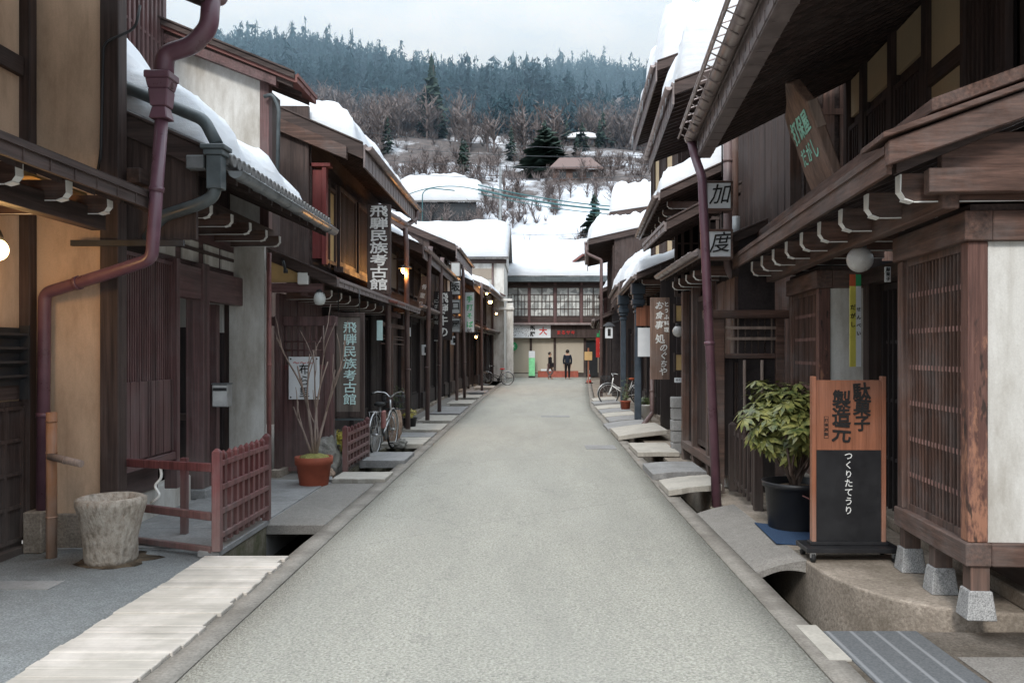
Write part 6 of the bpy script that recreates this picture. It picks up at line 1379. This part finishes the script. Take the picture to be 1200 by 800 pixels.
# hill houses
def hill_house(label, x, y, w, d, h, rh, mat, snowlbl, th=.7, seed=1, roofm='kawara'):
    z = hz(x, y-d/2)-.3; t = thing('hillside_house', label, 'house', (x, y, z))
    MB().box(-w/2, w/2, -d/2, d/2, -2, h).build('wall', mat, t)
    m = MB(); m.hexa([(-w/2-.5,-d/2-.6,h-.05),(w/2+.5,-d/2-.6,h-.05),(w/2-1,0,h+rh),(-w/2+1,0,h+rh),(-w/2-.5,-d/2-.6,h+.15),(w/2+.5,-d/2-.6,h+.15),(w/2-1,0,h+rh+.2),(-w/2+1,0,h+rh+.2)]); m.build('roof', roofm, t)
    m = MB()
    for i in range(3): cx = -w/2+w*(i+.7)/3.4; m.box(cx-.5, cx+.5, -d/2-.05, -d/2-.01, h*.3, h*.8)
    m.build('window', 'glass', t)
    if snowlbl: snow_y(snowlbl, x-w/2-.5, x+w/2+.5, y-d/2-.6, z+h+.15, y+.1, z+h+rh+.2, th, seed, prof=lambda a, b: (.5+.9*math.sin(math.pi*a)*(.4+.6*b)), rnd=1.0)
hill_house('wide dark house half buried in snow on the slope left of the pole', -11.5, 104, 9.5, 7, 2.6, 2.6, 'glass', 'rounded snow burying the wide house on the slope', 1.0, 41)
hill_house('brown hut without snow on the slope at right', 6.0, 122, 6.5, 5, 1.8, 2.0, 'brown_x', None, seed=42, roofm='roofmetal')
hill_house('tiny white roofed hut high on the slope at right', 8.6, 150, 4.4, 4, 1.5, 1.0, 'wood_x', 'snow on the tiny hut high on the slope', .4, 43)
t = thing('terrace_house', 'pale house with grille and vent pipes at the foot of the slope, left', 'house', (-8.6, 72, 4.5)); MB().box(-3.5, 1.2, 0, 5, -5, 5.3).build('wall', 'dull_plaster', t); m = MB()
for i in range(12): m.box(-3.2+i*.22, -3.13+i*.22, -.06, -.01, 3.4, 4.9)
m.build('window_grille', 'wood_z', t); m = MB(); m.tube([(.3,-.2,3),(.3,-.2,6.3)], .16, 10); m.tube([(1.0,-.2,3),(1.0,-.2,6.0)], .12, 10); m.build('vent_pipe', 'iron', t); MB().box(-3.9, 1.5, -.5, 5.3, 5.3, 5.45).build('roof', 'gutter', t)
snow_y('flat snow on the pale house with grille at the foot of the slope', -12.4, -7.2, 71.6, 9.96, 77, 10.1, .35, 44)
# pole and cables
t = thing('utility_pole', 'slim pale utility pole standing behind the storehouse roof', 'utility pole', (-2.9, 75, 5.5)); MB().tube([(0,0,-2),(0,0,12.4)], [.16,.10], 12).build('pole', 'gutter_grey', t); m = MB(); m.box(-.8, .8, -.06, .06, 7.2, 7.35); m.build('cross_arm', 'iron', t)
def cable(name, label, a, b, sag, r, mat, group=None):
    a = Vector(a); b = Vector(b); m = MB(); m.tube([a.lerp(b, i/20)-Vector((0,0,sag*4*(i/20)*(1-i/20))) for i in range(21)], r, 6); return tag(m.build(name, mat), label, 'cable', group)
for i, (d0, d1, r, lb) in enumerate(((0, 0, .075, 'thickest teal pipe cable crossing above the end roofs'), (.35, .25, .05, 'upper teal cable running just above the thick one'), (-.3, -.35, .035, 'lower teal cable running just under the thick one'))):
    cable('teal_cable', lb, P(560, 222, 66)+Vector((0,0,d0)), P(760, 248, 66)+Vector((0,0,d1)), .35, r, 'tealcable')
cable('teal_cable', 'teal cable arching up from the left to the bundle', P(478, 228, 66), P(565, 224, 66), -.5, .035, 'tealcable')
t = thing('bent_pipe_support', 'teal bent pipe frame carrying the cables over the slope at left', 'pipe frame', P(495, 240, 66)); m = MB(); m.tube(smooth_path([(0,0,-2),(0,0,1.0),(.6,0,1.3),(2.5,0,1.1)], .4), .04, 8); m.build('pipe', 'tealcable', t)
for i, (ya, yb) in enumerate(((150,172),(165,180),(182,190),(196,203),(262,268))):
    cable('power_line', 'thin dark power line across the hillside, %s of five from the top' % ('first', 'second', 'third', 'fourth', 'fifth')[i], P(395, ya, 73), P(800, yb, 73), .7, .02, 'cable')

# ================================================================== LIGHT, SKY, CAMERA
w = bpy.data.worlds.new('World'); SC.world = w; w.use_nodes = True; nt = w.node_tree; nt.nodes.clear()
out = nt.nodes.new('ShaderNodeOutputWorld'); sky = nt.nodes.new('ShaderNodeTexSky'); sky.sky_type = 'NISHITA'; sky.sun_disc = False; sky.sun_elevation = R(38); sky.sun_rotation = R(190)
b1 = nt.nodes.new('ShaderNodeBackground'); b1.inputs[1].default_value = .10; nt.links.new(sky.outputs[0], b1.inputs[0])
tc = nt.nodes.new('ShaderNodeTexCoord'); mp = nt.nodes.new('ShaderNodeMapping'); mp.inputs['Scale'].default_value = (1.2, 1.2, 3.2); nt.links.new(tc.outputs['Generated'], mp.inputs[0])
cf = noise_n(nt, mp.outputs[0], 1.6, 5, .55)
cc = ramp(nt, cf, [(.35, (.46,.58,.70)), (.5, (.66,.73,.79)), (.66, (.84,.87,.89))])
b2 = nt.nodes.new('ShaderNodeBackground'); nt.links.new(cc, b2.inputs[0])
sp = nt.nodes.new('ShaderNodeSeparateXYZ'); nt.links.new(tc.outputs['Generated'], sp.inputs[0])
zr = nt.nodes.new('ShaderNodeMapRange'); nt.links.new(sp.outputs[2], zr.inputs[0])
for i, v in ((1, .28), (2, .95), (3, 1.22), (4, 4.5)): zr.inputs[i].default_value = v
nt.links.new(zr.outputs[0], b2.inputs[1])          # an overcast sky is brightest overhead
mx = nt.nodes.new('ShaderNodeMixShader'); mx.inputs[0].default_value = .82; nt.links.new(b1.outputs[0], mx.inputs[1]); nt.links.new(b2.outputs[0], mx.inputs[2]); nt.links.new(mx.outputs[0], out.inputs[0])
sun = bpy.data.lights.new('sun', 'SUN'); sun.energy = 2.1; sun.angle = R(12); sun.color = (1,.965,.91); so = bpy.data.objects.new('sun', sun); COL.objects.link(so); so.rotation_euler = (R(52), 0, R(-10))
cam = bpy.data.cameras.new('camera'); co = bpy.data.objects.new('camera', cam); COL.objects.link(co); SC.camera = co
co.location = (0, 0, 1.7); co.rotation_euler = (R(90), 0, 0); cam.lens = 30; cam.sensor_width = 36; cam.shift_x = -25/1200; cam.shift_y = 12/1200; cam.clip_end = 3000; cam.clip_start = .05
SC.view_settings.view_transform = 'Standard'; SC.view_settings.look = 'None'; SC.view_settings.exposure = 0
SC.render.engine = 'CYCLES'; SC.cycles.use_denoising = True; SC.cycles.max_bounces = 6; SC.cycles.diffuse_bounces = 4; SC.cycles.volume_bounces = 0; SC.cycles.volume_max_steps = 64
